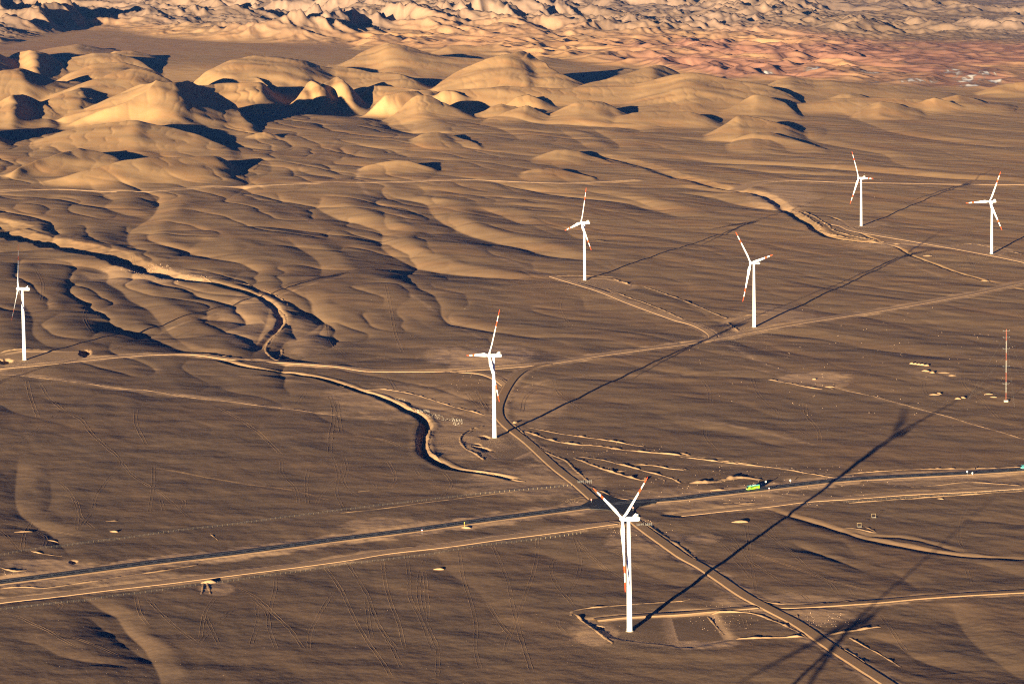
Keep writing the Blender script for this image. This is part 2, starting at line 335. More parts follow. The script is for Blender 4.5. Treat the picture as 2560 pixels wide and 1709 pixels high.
for (rg, pts, foot, wbk, rnd) in HILLS:
    pts = sorted(pts)
    xs = np.array([src(rg, p_[0], 0)[0] for p_ in pts]); cys = np.array([src(rg, 0, p_[1])[1] for p_ in pts]); gys = np.array([src(rg, 0, max(p_[2], p_[1]+2))[1] for p_ in pts])
    n = 240; yy0 = gnd((xs[0]+xs[-1])/2, gys.mean())[1]; mpp = yy0/F_PX; wid = xs[-1]-xs[0]
    ext = (gys[[0, -1]]-cys[[0, -1]])/0.45
    xg = np.linspace(xs[0]-ext[0]-3, xs[-1]+ext[1]+3, n); dxm = (xg[1]-xg[0])*mpp
    cg = np.interp(xg, xs, cys); gg = np.interp(xg, xs, gys)
    cg = np.where(xg < xs[0], cg+(xs[0]-xg)*0.45, np.where(xg > xs[-1], cg+(xg-xs[-1])*0.45, cg))
    gg = np.maximum(gg, cg)
    def lip(h, k):
        h = h.copy(); h[0] = min(h[0], 0); h[-1] = min(h[-1], 0)
        for q_ in range(1, n): h[q_] = min(h[q_], h[q_-1]+k*dxm)
        for q_ in range(n-2, -1, -1): h[q_] = min(h[q_], h[q_+1]+k*dxm)
        return np.maximum(h, 0)
    dist_of = lambda x_, y_: np.array([gnd(a_, b_)[1] for a_, b_ in zip(x_, y_)])
    hg = lip((gg-cg)*mpp, 0.42)
    gg2 = cg+hg/mpp
    ks = max(9, n//10) | 1
    gg2 = boxfilter(boxfilter(gg2, ks), ks)
    cg = boxfilter(boxfilter(cg, 7), 5)
    yg = dist_of(xg, gg2)
    hg = lip((gg2-cg)*yg/F_PX, 0.5); hg = boxfilter(boxfilter(hg, 9), 9)
    fy = src(rg, 0, foot)[1]; wg = np.maximum(yg-dist_of(xg, np.maximum(gg2+3, fy)), 60)*1.3
    wg = boxfilter(boxfilter(wg, ks*2+1), ks*2+1); wf = wg
    gx_pts = np.array([gnd(a_, b_) for a_, b_ in zip(xg, gg2)]); ug = gx_pts[:, 0]/gx_pts[:, 1]
    o_ = np.argsort(ug); ug = ug[o_]; hg = hg[o_]; yg = yg[o_]; wg = wg[o_]; hh = hg
    hmax = hh.max()
    ya = yg.min()-max(wg.max(), 4.3*hmax+20)*1.3; yb = yg.max()+max(wbk, 2.6*hmax)*1.35
    r0 = max(0, int(rowx(ya))-1); r1 = int(rowx(yb))+2; c0 = max(0, int(colx(ug[0]-0.008))); c1 = int(colx(ug[-1]+0.008))+2
    bl = (slice(r0, r1), slice(c0, c1))
    U = UUw[bl]; Hc = np.interp(U, ug, hg, left=0, right=0); Wf = np.maximum(np.interp(U, ug, wg), 4.2*Hc+20); yc = np.interp(U, ug, yg)
    Wb = np.maximum(wbk, 2.3*Hc)
    sc_ = 0.5*wf.mean()+40
    jit = 1+0.14*gn(XX[bl]/sc_, YY[bl]/sc_, 51)+0.04*gn(XX[bl]/60, YY[bl]/120, 52)
    dy = HW[1][bl]-yc
    t = np.clip(np.abs(dy)/(np.where(dy < 0, Wf, Wb)*jit), 0, 1)
    rn_ = min(rnd, 0.6); prof = rn_*(1-t*t)**2+(1-rn_)*(1-t)**1.8
    ACC[bl] += (Hc*prof*(1+0.05*gn(XX[bl]/120, YY[bl]/120, 53)))**4
ACC = ACC**(1/4)
# runnels down the slopes
slopey = sst(2, 25, ACC)
gx_ = np.abs(gn(XX/38+0.4*gn(XX/90, YY/90, 61), YY/300, 62))
ACC -= slopey*0.9*np.exp(-gx_*7)*fade(30)*(1+0.8*gn(XX/300, YY/300, 63))
ACC += slopey*(1.6*gn(XX/150, YY/260, 64)+0.5*gn(XX/50, YY/90, 65)*fade(50))
Z += ACC+REL*(1-0.75*sst(2, 15, ACC))
SAND_AND_LIGHT += sst(0.2, 7, ACC)*0.95
# the valley behind the big left ridge, lower than the plain
pv = smooth_path(P2((1, [(950,500),(1300,520),(1700,590),(2100,640),(2300,700)])), 40)
bl, D, S, T, L = path_field(pv, 900)
Z[bl] -= 34*np.exp(-(D/420)**2)*(1-sst(5, 40, ACC[bl]))

# ------------------------------------------------------------------ 5. far badlands
def ridge(x, y, seed): return 1-np.abs(gn(x, y, seed))*1.9
wx = XX+60*gn(XX/400, YY/400, 71)+22*gn(XX/120, YY/120, 72); wy = YY+60*gn(XX/400, YY/400, 73)+22*gn(XX/120, YY/120, 74)
startpy = np.interp(PXX, [-300, 0, 216, 300, 403, 550, 732, 850, 1000, 1300, 1500, 1700, 2000, 2300, 2600, 2900], [120, 114, 78, 82, 96, 108, 118, 118, 106, 110, 120, 114, 110, 120, 127, 132])
bad = sst(0, 26, startpy+8*gn(XX/700, YY/1500, 75)-PYY)
rightlow = sst(1750, 2150, PXX)
b0 = ridge(wx/680, wy/760, 76); b1 = ridge(wx/290, wy/330, 77); b2 = ridge(wx/105, wy/130, 78)
b3 = np.abs(gn(wx/50, wy/65, 79)); b4 = np.abs(gn(wx/24, wy/42, 80))
env = np.clip(0.75+0.9*gn(XX/1100, YY/1500, 81), 0.25, 1.3)
hb = env*(50*np.maximum(b0, 0)+46*np.maximum(b1, 0)**1.2*(0.45+0.55*np.maximum(b0, 0))+26*np.maximum(b2, -0.2)*np.clip(b1+0.3, 0.3, 1))
hb += 13*b3*fade(60)+6*b4*fade(40)
hb *= 1.12*(1-0.50*rightlow)
Z += bad*hb
# red knobs between the plain and the badlands
redpy = np.interp(PXX, [-300, 0, 700, 900, 1100, 1300, 1600, 1800, 2100, 2560, 2900], [60, 60, 95, 128, 135, 150, 175, 205, 212, 235, 240])
redm = sst(0, 14, redpy-PYY)*(1-bad)*sst(780, 950, PXX)
hk = 24*np.maximum(ridge(wx/260, wy/420, 82), -0.2)+11*ridge(wx/110, wy/180, 83)+4*b3
Z += redm*hk*(1-0.55*sst(2000, 2300, PXX))*(1-0.7*sst(10, 30, ACC))
RED += redm*(1-sst(4, 20, ACC))*np.clip(0.75+0.7*gn(XX/500, YY/1300, 84)+0.35*gn(XX/140, YY/300, 85), 0, 1)
RED *= np.interp(PXX, [700, 1500, 1750], [0.3, 0.6, 1.25])
redl = sst(0, 20, 150-PYY)*(1-bad)*(1-sst(780, 950, PXX))
SAND_AND_LIGHT += 0.22*redl*(1-sst(4, 20, ACC))
RED += 0.35*redl*(1-sst(4, 20, ACC))*np.clip(0.6+0.8*gn(XX/900, YY/2000, 86), 0, 1)
RED += 0.22*bad*sst(35, 5, startpy-PYY)*np.clip(0.5+gn(XX/300, YY/900, 87), 0, 1)*(1-0.5*rightlow)
SAND_AND_LIGHT = SAND_AND_LIGHT*(1-bad)+bad*(0.04+0.10*gn(XX/500, YY/900, 88))
PALE += bad*rightlow*np.clip(0.45+0.8*gn(XX/700, YY/1500, 89), 0, 1)*0.7+bad*(1-rightlow)*np.clip(0.55+0.5*gn(XX/600, YY/1200, 94), 0, 0.85)
# white salt crusts beside the red ground
for (zx, zy, rx, ry) in [(940,515,110,14),(1330,525,140,16),(1500,570,330,10),(1860,520,90,30),(1990,560,120,34),(2100,520,90,9),(375,497,24,6),(600,515,60,5),(2150,575,70,8),(1990,600,110,10)]:
    sx, sy = src(3, zx, zy)
    q = ((PXX-sx)/(rx*ZS))**2+((PYY-sy)/(ry*ZS))**2
    nn = gn(XX/60, YY/260, 90)+0.8*gn(XX/22, YY/90, 91)
    PALE += 1.6*sst(1.0, 0.3, q+0.9*nn)*sst(-0.35, 0.35, nn+0.25)*(q < 3)

# ------------------------------------------------------------------ sampling the finished grid
def sample(x, y):
    x = np.asarray(x, float); y = np.asarray(y, float)
    r = np.clip(rowx(y), 0, R_-1.001); c = np.clip(colx(x/y), 0, C_-1.001)
    r0 = r.astype(int); c0 = c.astype(int)
    # rows are not linear in y inside a cell, but cells are small
    fr = (y-yrows[r0])/(yrows[r0+1]-yrows[r0]); fc = c-c0
    a = Z[r0, c0]*(1-fc)+Z[r0, c0+1]*fc; b = Z[r0+1, c0]*(1-fc)+Z[r0+1, c0+1]*fc
    return a*(1-fr)+b*fr

# ------------------------------------------------------------------ materials
def new_mat(name):
    m = bpy.data.materials.new(name); m.use_nodes = True
    nt = m.node_tree; b = nt.nodes['Principled BSDF']
    b.inputs['Specular IOR Level'].default_value = 0.15
    return m, nt, b
def simple(name, col, rough=0.6, spec=0.3, metal=0.0, var=0.08, scale=1.0):
    m, nt, b = new_mat(name)
    tc = nt.nodes.new('ShaderNodeTexCoord'); n = nt.nodes.new('ShaderNodeTexNoise'); n.inputs['Scale'].default_value = scale
    nt.links.new(tc.outputs['Object'], n.inputs['Vector'])
    mx = nt.nodes.new('ShaderNodeMix'); mx.data_type = 'RGBA'
    mx.inputs[6].default_value = (*[c*(1-var) for c in col], 1); mx.inputs[7].default_value = (*[min(1, c*(1+var)) for c in col], 1)
    nt.links.new(n.outputs['Fac'], mx.inputs[0]); nt.links.new(mx.outputs[2], b.inputs['Base Color'])
    b.inputs['Roughness'].default_value = rough; b.inputs['Specular IOR Level'].default_value = spec; b.inputs['Metallic'].default_value = metal
    return m
GRAVEL = (0.172, 0.112, 0.071); SANDC = (0.43, 0.247, 0.107); REDC = (0.28, 0.125, 0.075); PALEC = (0.225, 0.150, 0.108); DISTC = (0.56, 0.345, 0.18)
def ground_mat(name, attr=True, sand=0.0, dist=0.0, bump=1.0):
    m, nt, b = new_mat(name)
    N = nt.nodes.new; L = nt.links.new
    tc = N('ShaderNodeTexCoord')
    def noise(scale, sx=1, sy=1, rot=0.0, detail=4, rough=0.6):
        mp = N('ShaderNodeMapping'); mp.vector_type = 'TEXTURE'; mp.inputs['Rotation'].default_value = (0, 0, rot); mp.inputs['Scale'].default_value = (1/(sx*scale), 1/(sy*scale), 1/scale)
        n = N('ShaderNodeTexNoise'); n.inputs['Scale'].default_value = 1; n.inputs['Detail'].default_value = detail; n.inputs['Roughness'].default_value = rough
        L(tc.outputs['Object'], mp.inputs['Vector']); L(mp.outputs['Vector'], n.inputs['Vector']); return n.outputs['Fac']
    def mixc(fac, a, bb):
        mx = N('ShaderNodeMix'); mx.data_type = 'RGBA'
        for i, v in ((6, a), (7, bb)):
            if isinstance(v, tuple): mx.inputs[i].default_value = (*v, 1)
            else: L(v, mx.inputs[i])
        if isinstance(fac, (int, float)): mx.inputs[0].default_value = fac
        else: L(fac, mx.inputs[0])
        return mx.outputs[2]
    def mathn(op, a, bb, clamp=False):
        q = N('ShaderNodeMath'); q.operation = op; q.use_clamp = clamp
        for i, v in ((0, a), (1, bb)):
            if isinstance(v, (int, float)): q.inputs[i].default_value = v
            else: L(v, q.inputs[i])
        return q.outputs[0]
    rot = math.radians(-58)      # along the drainage
    streak = noise(0.012, 1, 5.0, rot, 5, 0.65)
    fine = noise(0.35, 1, 1, 0, 6, 0.75)
    midn = noise(0.03, 1, 1, 0, 5, 0.6)
    tint = noise(0.004, 1, 2.5, rot, 4, 0.6)
    g0 = mixc(mathn('MULTIPLY', mathn('SUBTRACT', streak, 0.3), 2.0, True), tuple(c*0.86 for c in GRAVEL), tuple(c*1.18 for c in GRAVEL))
    g0 = mixc(mathn('MULTIPLY', mathn('SUBTRACT', tint, 0.4), 2.2, True), g0, (0.195, 0.120, 0.072))
    s0 = mixc(mathn('MULTIPLY', mathn('SUBTRACT', midn, 0.3), 2.0, True), SANDC, (0.41, 0.262, 0.130))
    s0 = mixc(mathn('MULTIPLY', mathn('SUBTRACT', tint, 0.45), 3, True), s0, (0.42, 0.215, 0.088))
    if attr:
        at = N('ShaderNodeAttribute'); at.attribute_name = 'Cover'
        sp = N('ShaderNodeSeparateColor'); L(at.outputs['Color'], sp.inputs['Color']); at2 = N('ShaderNodeAttribute'); at2.attribute_name = 'Scraped'
        fs, fr, fp, fd = sp.outputs[0], sp.outputs[1], sp.outputs[2], at2.outputs['Fac']
        fs = mathn('ADD', fs, mathn('MULTIPLY', mathn('SUBTRACT', midn, 0.5), 0.25), True)
    else:
        fs, fr, fp, fd = sand, 0.0, 0.0, dist
    col = mixc(fs, g0, s0)
    col = mixc(fr, col, mixc(midn, REDC, (0.33, 0.17, 0.115)))
    fdn = mathn('MULTIPLY', fd, mathn('ADD', 0.7, mathn('MULTIPLY', midn, 0.7)), True)
    col = mixc(fdn, col, DISTC)
    col = mixc(mathn('MULTIPLY', fp, 1.0, True), col, PALEC)
    if attr:
        col = mixc(mathn('SUBTRACT', fp, 0.9, True), col, (0.72, 0.68, 0.62))
    fn = mathn('ADD', 0.68, mathn('MULTIPLY', fine, 0.64))
    hs = N('ShaderNodeHueSaturation'); L(col, hs.inputs['Color']); L(fn, hs.inputs['Value'])
    L(hs.outputs['Color'], b.inputs['Base Color'])
    b.inputs['Roughness'].default_value = 0.95; b.inputs['Specular IOR Level'].default_value = 0.05
    bn = noise(0.28, 1, 1, 0, 7, 0.72)
    bp = N('ShaderNodeBump'); bp.inputs['Strength'].default_value = 0.6*bump; bp.inputs['Distance'].default_value = 0.14
    L(bn, bp.inputs['Height'])
    bn2 = noise(0.045, 1, 5.0, rot, 6, 0.7)
    bp2 = N('ShaderNodeBump'); bp2.inputs['Strength'].default_value = 0.7*bump; bp2.inputs['Distance'].default_value = 0.12
    L(bn2, bp2.inputs['Height']); L(bp.outputs['Normal'], bp2.inputs['Normal'])
    bn3 = noise(0.014, 1, 1.6, rot, 8, 0.62)
    bp3 = N('ShaderNodeBump'); bp3.inputs['Strength'].default_value = 0.7*bump; bp3.inputs['Distance'].default_value = 0.55
    L(bn3, bp3.inputs['Height']); L(bp2.outputs['Normal'], bp3.inputs['Normal'])
    L(bp3.outputs['Normal'], b.inputs['Normal'])
    return m
M_GROUND = ground_mat('desert_ground')
M_EARTH = ground_mat('loose_earth', False, 0.25, 0.22)
M_EARTHD = ground_mat('gravel_earth', False, 0.12, 0.05)
M_DIRT = ground_mat('packed_dirt', False, 0.35, 0.05, 0.35)
M_PALEDIRT = ground_mat('pale_packed_dirt', False, 0.35, 0.5, 0.5)

def link_mesh(name, V, Fc, mat, parent=None, smooth=True, mats=None, mi=None):
    me = bpy.data.meshes.new(name); me.from_pydata([tuple(v) for v in V], [], [tuple(f) for f in Fc])
    for m in (mats or [mat]): me.materials.append(m)
    if mi is not None: me.polygons.foreach_set('material_index', mi)
    if smooth: me.polygons.foreach_set('use_smooth', [True]*len(me.polygons))
    me.update()
    o = bpy.data.objects.new(name, me); C.objects.link(o)
    if parent: o.parent = parent
    return o
def struct(o): o['kind'] = 'structure'; return o
def tag(o, label, cat, group=None):
    o['label'] = label; o['category'] = cat
    if group: o['group'] = group
    return o

# ------------------------------------------------------------------ 6. roads: the bed is graded into the grid, each road is a swept body with its shoulders
ROADS = []
def road(name, chunks, hw, raise_, mat, step=6, feather=14, smooth=40, disturb=0.55, dw=10):
    p = smooth_path(P2(*chunks), step)
    ROADS.append(dict(name=name, p=p, hw=hw, up=raise_, mat=mat, feather=feather, smooth=smooth, disturb=disturb, dw=dw))
M_ASPHALT = simple('asphalt', (0.021, 0.020, 0.020), 0.85, 0.2, var=0.18, scale=0.4)
road('highway', [(7, [(-150,875),(0,858),(500,800),(730,770),(1100,722),(1500,675),(2000,610),(2330,567)]), (8, [(300,533),(500,510),(900,457),(1400,392),(1700,352),(2000,322),(2300,300)]), (9, [(200,272),(500,238),(800,202),(1100,170),(1500,145),(2000,120),(2349,100),(2600,88)])], 7.2, 0.5, M_ASPHALT, 8, 16, 30, 0.85, 26)
road('dirt_road', [(8, [(1735,300),(1620,195),(1480,85)]), (5, [(1290,1460),(1130,1330),(1085,1265),(1090,1190),(1160,1065),(1240,990),(1320,958),(1420,938)])], 4.2, 0.5, M_DIRT, 6, 10, 20, 0.5, 12)
road('dirt_road', [(4, [(-100,952),(0,945),(300,925),(500,905),(800,876),(1000,860),(1200,853),(1350,856),(1600,884),(2000,908),(2320,935)]), (5, [(200,966),(500,975),(800,976),(1040,965),(1400,935),(1740,880),(2300,800)]), (6, [(200,760),(500,700),(1000,618),(1500,538),(2000,448),(2349,368),(2600,310)])], 5.2, 0.18, M_PALEDIRT, 8, 12, 30, 0.7, 18)
road('dirt_road', [(5, [(760,984),(950,1000),(1060,1035),(1130,1078)])], 3.8, 0.2, M_PALEDIRT, 6, 8, 12, 0.6, 8)
road('dirt_road', [(8, [(1985,430),(2100,520),(2330,685)]), (9, [(150,765),(300,865),(450,965),(620,1055),(800,1150),(1000,1285),(1250,1450),(1420,1560),(1600,1680)])], 4.4, 0.55, M_DIRT, 5, 9, 16, 0.6, 12)
road('dirt_road', [(9, [(560,1020),(700,1035),(900,1030),(1300,1003),(1700,967),(2349,926),(2600,910)])], 4.6, 0.5, M_DIRT, 6, 9, 18, 0.6, 14)
road('dirt_road', [(8, [(1740,1118),(1950,1098),(2330,1078)]), (9, [(150,1066),(350,1052),(520,1040)])], 3.4, 0.45, M_DIRT, 5, 8, 14, 0.5, 12)
road('dirt_road', [(7, [(-150,1005),(0,985),(350,950),(700,908),(1100,862),(1400,825),(1900,762),(2330,706)]), (8, [(300,660),(700,618),(1100,565),(1500,518),(1700,490),(1860,470)])], 6.6, 0.14, M_PALEDIRT, 8, 10, 30, 0.6, 12)
road('dirt_road', [(9, [(-20,402),(250,375),(600,340),(850,308),(1200,285),(1500,262),(2000,236),(2349,214),(2600,198)])], 6.2, 0.16, M_PALEDIRT, 8, 10, 30, 0.5, 12)
road('dirt_road', [(1, [(-100,1296),(0,1290),(200,1280),(400,1276),(600,1284),(850,1294),(1100,1290),(1300,1275),(1680,1262),(2330,1248)]), (2, [(300,1246),(600,1235),(900,1228),(1200,1238),(1500,1246),(1700,1240),(2000,1226)])], 7, 0.15, M_PALEDIRT, 14, 16, 20, 0.8, 26)
road('dirt_road', [(3, [(390,1290),(480,1262),(600,1243),(800,1236),(1100,1244),(1500,1248),(2000,1256),(2349,1262),(2600,1268)])], 8, 0.15, M_PALEDIRT, 14, 16, 20, 0.8, 30)
road('dirt_road', [(3, [(1000,1525),(1100,1540)]), (6, [(1180,15),(1400,55),(1700,108),(2000,165),(2349,232),(2600,285)])], 5.4, 0.22, M_PALEDIRT, 10, 12, 24, 0.7, 18)
road('dirt_road', [(5, [(1450,325),(1640,388),(1820,448),(2000,520),(2300,625)]), (6, [(100,658),(190,700),(225,738),(190,768),(60,785)])], 4.8, 0.2, M_PALEDIRT, 8, 10, 20, 0.6, 12)
for r in ROADS:
    p = r['p']; ar = arcs(p)
    zc = boxfilter(sample(p[:, 0], p[:, 1]), min(r['smooth'], len(p)//2))
    r['z'] = zc
    R = r['hw']+max(r['feather'], r['dw']*2.2)
    bl, D, S, T, L = path_field(p, R)
    zz = np.interp(T, ar, zc)
    k = 1-sst(r['hw']+1.5, r['hw']+r['feather'], D)
    Z[bl] = Z[bl]*(1-k)+(zz-0.35*sst(r['hw']+3, r['hw'], D))*k
    jag = r['dw']*(0.75+0.5*gn(XX[bl]/22, YY[bl]/22, 101)+0.3*gn(XX[bl]/7, YY[bl]/7, 102))
    DIST[bl] = np.maximum(DIST[bl], r['disturb']*(1-sst(0.5, 1.0, (D-r['hw'])/np.maximum(jag, 1)))*(1-SAND_AND_LIGHT[bl]*0.5))
    k2 = np.exp(-((D-r['hw'])/r['dw'])**2)
    Z[bl] += k2*(D > r['hw']+2)*(0.10*gn(XX[bl]/5, YY[bl]/8, 103)*fade(9)[bl]+0.16*gn(XX[bl]/14, YY[bl]/16, 104)*fade(16)[bl])
# graded pads and scraped ground: (region, polygon, how much it is levelled, cover)
PADS = [
 (8, [(1700,1115),(2330,1060),(2520,1060),(2640,1250),(2400,1300),(1960,1250),(1860,1230)], -0.5, 0.0),
 (9, [(-60,1090),(190,1085),(300,1250),(0,1300)], -0.3, 0.0),
 (5, [(880,1440),(1080,1340),(1180,1350),(1330,1500),(1180,1570),(1080,1570)], -0.3, 0.1),
 (5, [(1560,345),(1800,345),(2000,395),(1960,420),(1820,440),(1640,380)], -0.2, 0.3),
 (6, [(290,650),(470,600),(800,600),(560,670),(420,700)], -0.2, 0.3),
 (6, [(1850,120),(2000,105),(2250,150),(2160,190),(1980,165)], -0.2, 0.35),
 (3, [(1060,1500),(1400,1520),(1300,1550),(1110,1545)], -0.2, 0.35),
 (4, [(0,870),(150,850),(560,850),(620,880),(300,905),(0,925)], -0.2, 0.25),
]
def in_poly(x, y, poly):
    ins = np.zeros(x.shape, bool); n = len(poly)
    for i in range(n):
        ax, ay = poly[i]; bx, by = poly[(i+1) % n]
        c = ((ay > y) != (by > y)) & (x < (bx-ax)*(y-ay)/((by-ay) if by != ay else 1e-9)+ax)
        ins ^= c
    return ins
for rg, poly, dzp, cov in PADS:
    g = P2((rg, poly)); closed = np.vstack([g, g[:1]])
    bl, D, S, T, L = path_field(closed, 30)
    ins = in_poly(XX[bl], YY[bl], g)
    zlev = np.linalg.lstsq(np.c_[g, np.ones(len(g))], sample(g[:, 0], g[:, 1]), rcond=None)[0]
    zp = zlev[0]*XX[bl]+zlev[1]*YY[bl]+zlev[2]+dzp
    k = np.where(ins, 1.0, 1-sst(0.5, 7, D))
    near_road = 0
    Z[bl] = Z[bl]*(1-k*0.9)+zp*k*0.9
    DIST[bl] = np.maximum(DIST[bl], np.where(ins, cov, 0.75*(1-sst(0, 12+6*gn(XX[bl]/9, YY[bl]/9, 107), D))))
for rg, x, y, rx, ry, rot_, dp in [(5,985,1418,4.5,13,.25,3.0),(5,975,1500,5,17,.45,3.0),(5,940,1470,3,7,.3,2.4),(4,582,855,6,26,.1,4.5),(4,30,900,8,16,.1,4.5),(8,1765,1168,4,7,.3,2.2),(7,500,722,2.5,6,.1,2.0)]:
    g = gnd(*src(rg, x, y)); R = max(rx, ry)*1.6
    bl, D, S, T, L = path_field([g, g+[0.5, 0]], R)
    dx = XX[bl]-g[0]; dy = YY[bl]-g[1]; cx = dx*math.cos(rot_)+dy*math.sin(rot_); cy_ = -dx*math.sin(rot_)+dy*math.cos(rot_)
    q = np.hypot(cx/rx, cy_/ry)+0.35*gn(XX[bl]/5, YY[bl]/9, 141)+0.15*gn(XX[bl]/2, YY[bl]/4, 142)
    Z[bl] -= dp*(1-sst(0.75, 1.15, q))
# patches of lighter scraped soil
for rg, x, y, rx, ry, a in [(5,960,880,400,95,.8),(5,700,870,140,80,.4),(5,640,1260,260,60,.5),(5,620,1450,120,120,.35),(6,930,1030,260,50,.75),(6,1100,1050,60,40,.5),(8,1720,1210,190,90,.6),(9,150,1290,250,35,.8),(9,950,1100,260,70,.6),
    (5,1350,1200,200,160,.35),(5,900,1400,300,200,.45),(8,1300,180,500,120,.5),(9,200,300,800,90,.4),(9,2000,180,700,60,.4),(9,150,570,130,40,.6),(9,700,1000,500,60,.5),(8,2100,600,300,120,.45),
    (4,1000,310,500,60,.55),(4,1750,620,260,200,.45),(4,2100,720,160,140,.4),(5,400,1180,500,130,.45),(7,330,745,360,40,.7),(7,800,835,600,60,.55),(7,200,900,260,40,.5),(8,300,470,300,50,.55),(7,1480,900,130,50,.6),(6,1750,1000,200,60,.35),(6,650,600,300,80,.45),(3,700,1350,250,90,.6),(6,1450,110,250,30,.6)]:
    sx, sy = src(rg, x, y)
    q = ((PXX-sx)/(rx*ZS))**2+((PYY-sy)/(ry*ZS))**2
    mk = q < 2.2
    nn = 0.45*gn(XX[mk]/35, YY[mk]/60, 111)+0.35*gn(XX[mk]/12, YY[mk]/16, 112)+0.25*gn(XX[mk]/4, YY[mk]/6, 113)
    DIST[mk] = np.maximum(DIST[mk], a*sst(1.15, 0.45, q[mk]+nn))
    Z[mk] += a*sst(1.3, 0.5, q[mk])*(0.12*gn(XX[mk]/7, YY[mk]/11, 114)*fade(9)[mk]+0.16*gn(XX[mk]/17, YY[mk]/22, 115)*fade(17)[mk])
# wind- and wheel-lines: faint straight light lines across the plain
LINES = [(6,[(0,1000),(500,975),(1100,985),(1800,998),(2349,995)],3,.5),(4,[(0,975),(300,1010),(700,1075),(1200,1130),(1700,1195),(2349,1275)],9,.75),(4,[(900,930),(1300,975),(1900,1020),(2349,1100)],3,.45),
 (5,[(0,1270),(400,1310)],6,.5),(6,[(0,870),(500,960),(900,1060)],3,.4),(6,[(0,230),(700,180),(1400,60)],3,.3),(5,[(300,375),(700,440),(1300,520),(2000,580)],3,.4),(5,[(360,390),(700,590),(1000,760)],3,.45),
 (5,[(0,760),(500,800),(1400,760),(2000,740)],3,.3),(2,[(130,1120),(130,1240),(200,1330),(350,1420),(500,1520),(560,1557)],6,.5),(5,[(600,10),(1000,160),(1440,325)],6,.5),(1,[(1640,960),(1900,1000),(2349,1090)],5,.5),
 (1,[(2349,900),(2200,1060),(2050,1150)],4,.4),(1,[(1700,1330),(1950,1420),(2200,1540)],4,.4),(4,[(1140,670),(1500,570),(2349,330)],3,.45),(4,[(240,520),(500,490),(700,560)],3,.35),(4,[(0,210),(1000,240)],3,.3),(5,[(1200,1100),(1600,1020),(2349,1005)],6,.45),
 (6,[(300,780),(560,920),(760,985)],4,.5),(6,[(1050,1080),(1500,1200),(2349,1445)],2.5,.7),(6,[(0,1280),(500,1380),(900,1480)],6,.45),(9,[(0,60),(500,70),(1000,130)],5,.5),(3,[(1100,1100),(900,1250),(700,1400)],5,.3),(3,[(1200,700),(1400,900),(2349,1000)],5,.3),
 (3,[(0,1150),(700,1180),(1300,1320)],5,.3),(6,[(400,90),(1000,60),(1800,330)],4,.3),(8,[(1700,480),(1400,500),(700,600),(0,700)],5,.3)]
for rg, pts, w, a in LINES:
    p = smooth_path(P2((rg, pts)), 12)
    bl, D, S, T, L = path_field(p, w*3+6)
    ww = w*(1+0.4*gn(XX[bl]/15, YY[bl]/25, 121))
    DIST[bl] = np.maximum(DIST[bl], a*np.exp(-(D/ww)**2)*(0.8+0.6*gn(XX[bl]/9, YY[bl]/18, 122)))
# pits, moat beside the mound
SAND_AND_LIGHT = np.clip(SAND_AND_LIGHT, 0, 1); RED = np.clip(RED, 0, 1); PALE = np.clip(PALE, 0, 2); DIST = np.clip(DIST, 0, 1)

# ------------------------------------------------------------------ the ground mesh
def build_ground():
    nv = R_*C_
    co = np.empty((nv, 3), np.float32); co[:, 0] = XX.ravel(); co[:, 1] = YY.ravel(); co[:, 2] = Z.ravel()
    r = np.arange(R_-1)[:, None]; c = np.arange(C_-1)[None, :]
    a = (r*C_+c)
    q = np.stack([a, a+1, a+C_+1, a+C_], -1).reshape(-1).astype(np.int32)
    nf = (R_-1)*(C_-1)
    me = bpy.data.meshes.new('ground')
    me.vertices.add(nv); me.vertices.foreach_set('co', co.ravel())
    me.loops.add(nf*4); me.loops.foreach_set('vertex_index', q)
    me.polygons.add(nf); me.polygons.foreach_set('loop_start', np.arange(0, nf*4, 4, dtype=np.int32))
    me.update(calc_edges=True)
    me.polygons.foreach_set('use_smooth', np.ones(nf, bool))
    at = me.attributes.new('Cover', 'FLOAT_COLOR', 'POINT')
    at.data.foreach_set('color', np.stack([SAND_AND_LIGHT, RED, PALE, DIST], -1).astype(np.float32).ravel())
    a2 = me.attributes.new('Scraped', 'FLOAT', 'POINT'); a2.data.foreach_set('value', DIST.astype(np.float32).ravel())
    me.materials.append(M_GROUND)
    o = bpy.data.objects.new('ground', me); C.objects.link(o); return struct(o)
build_ground()

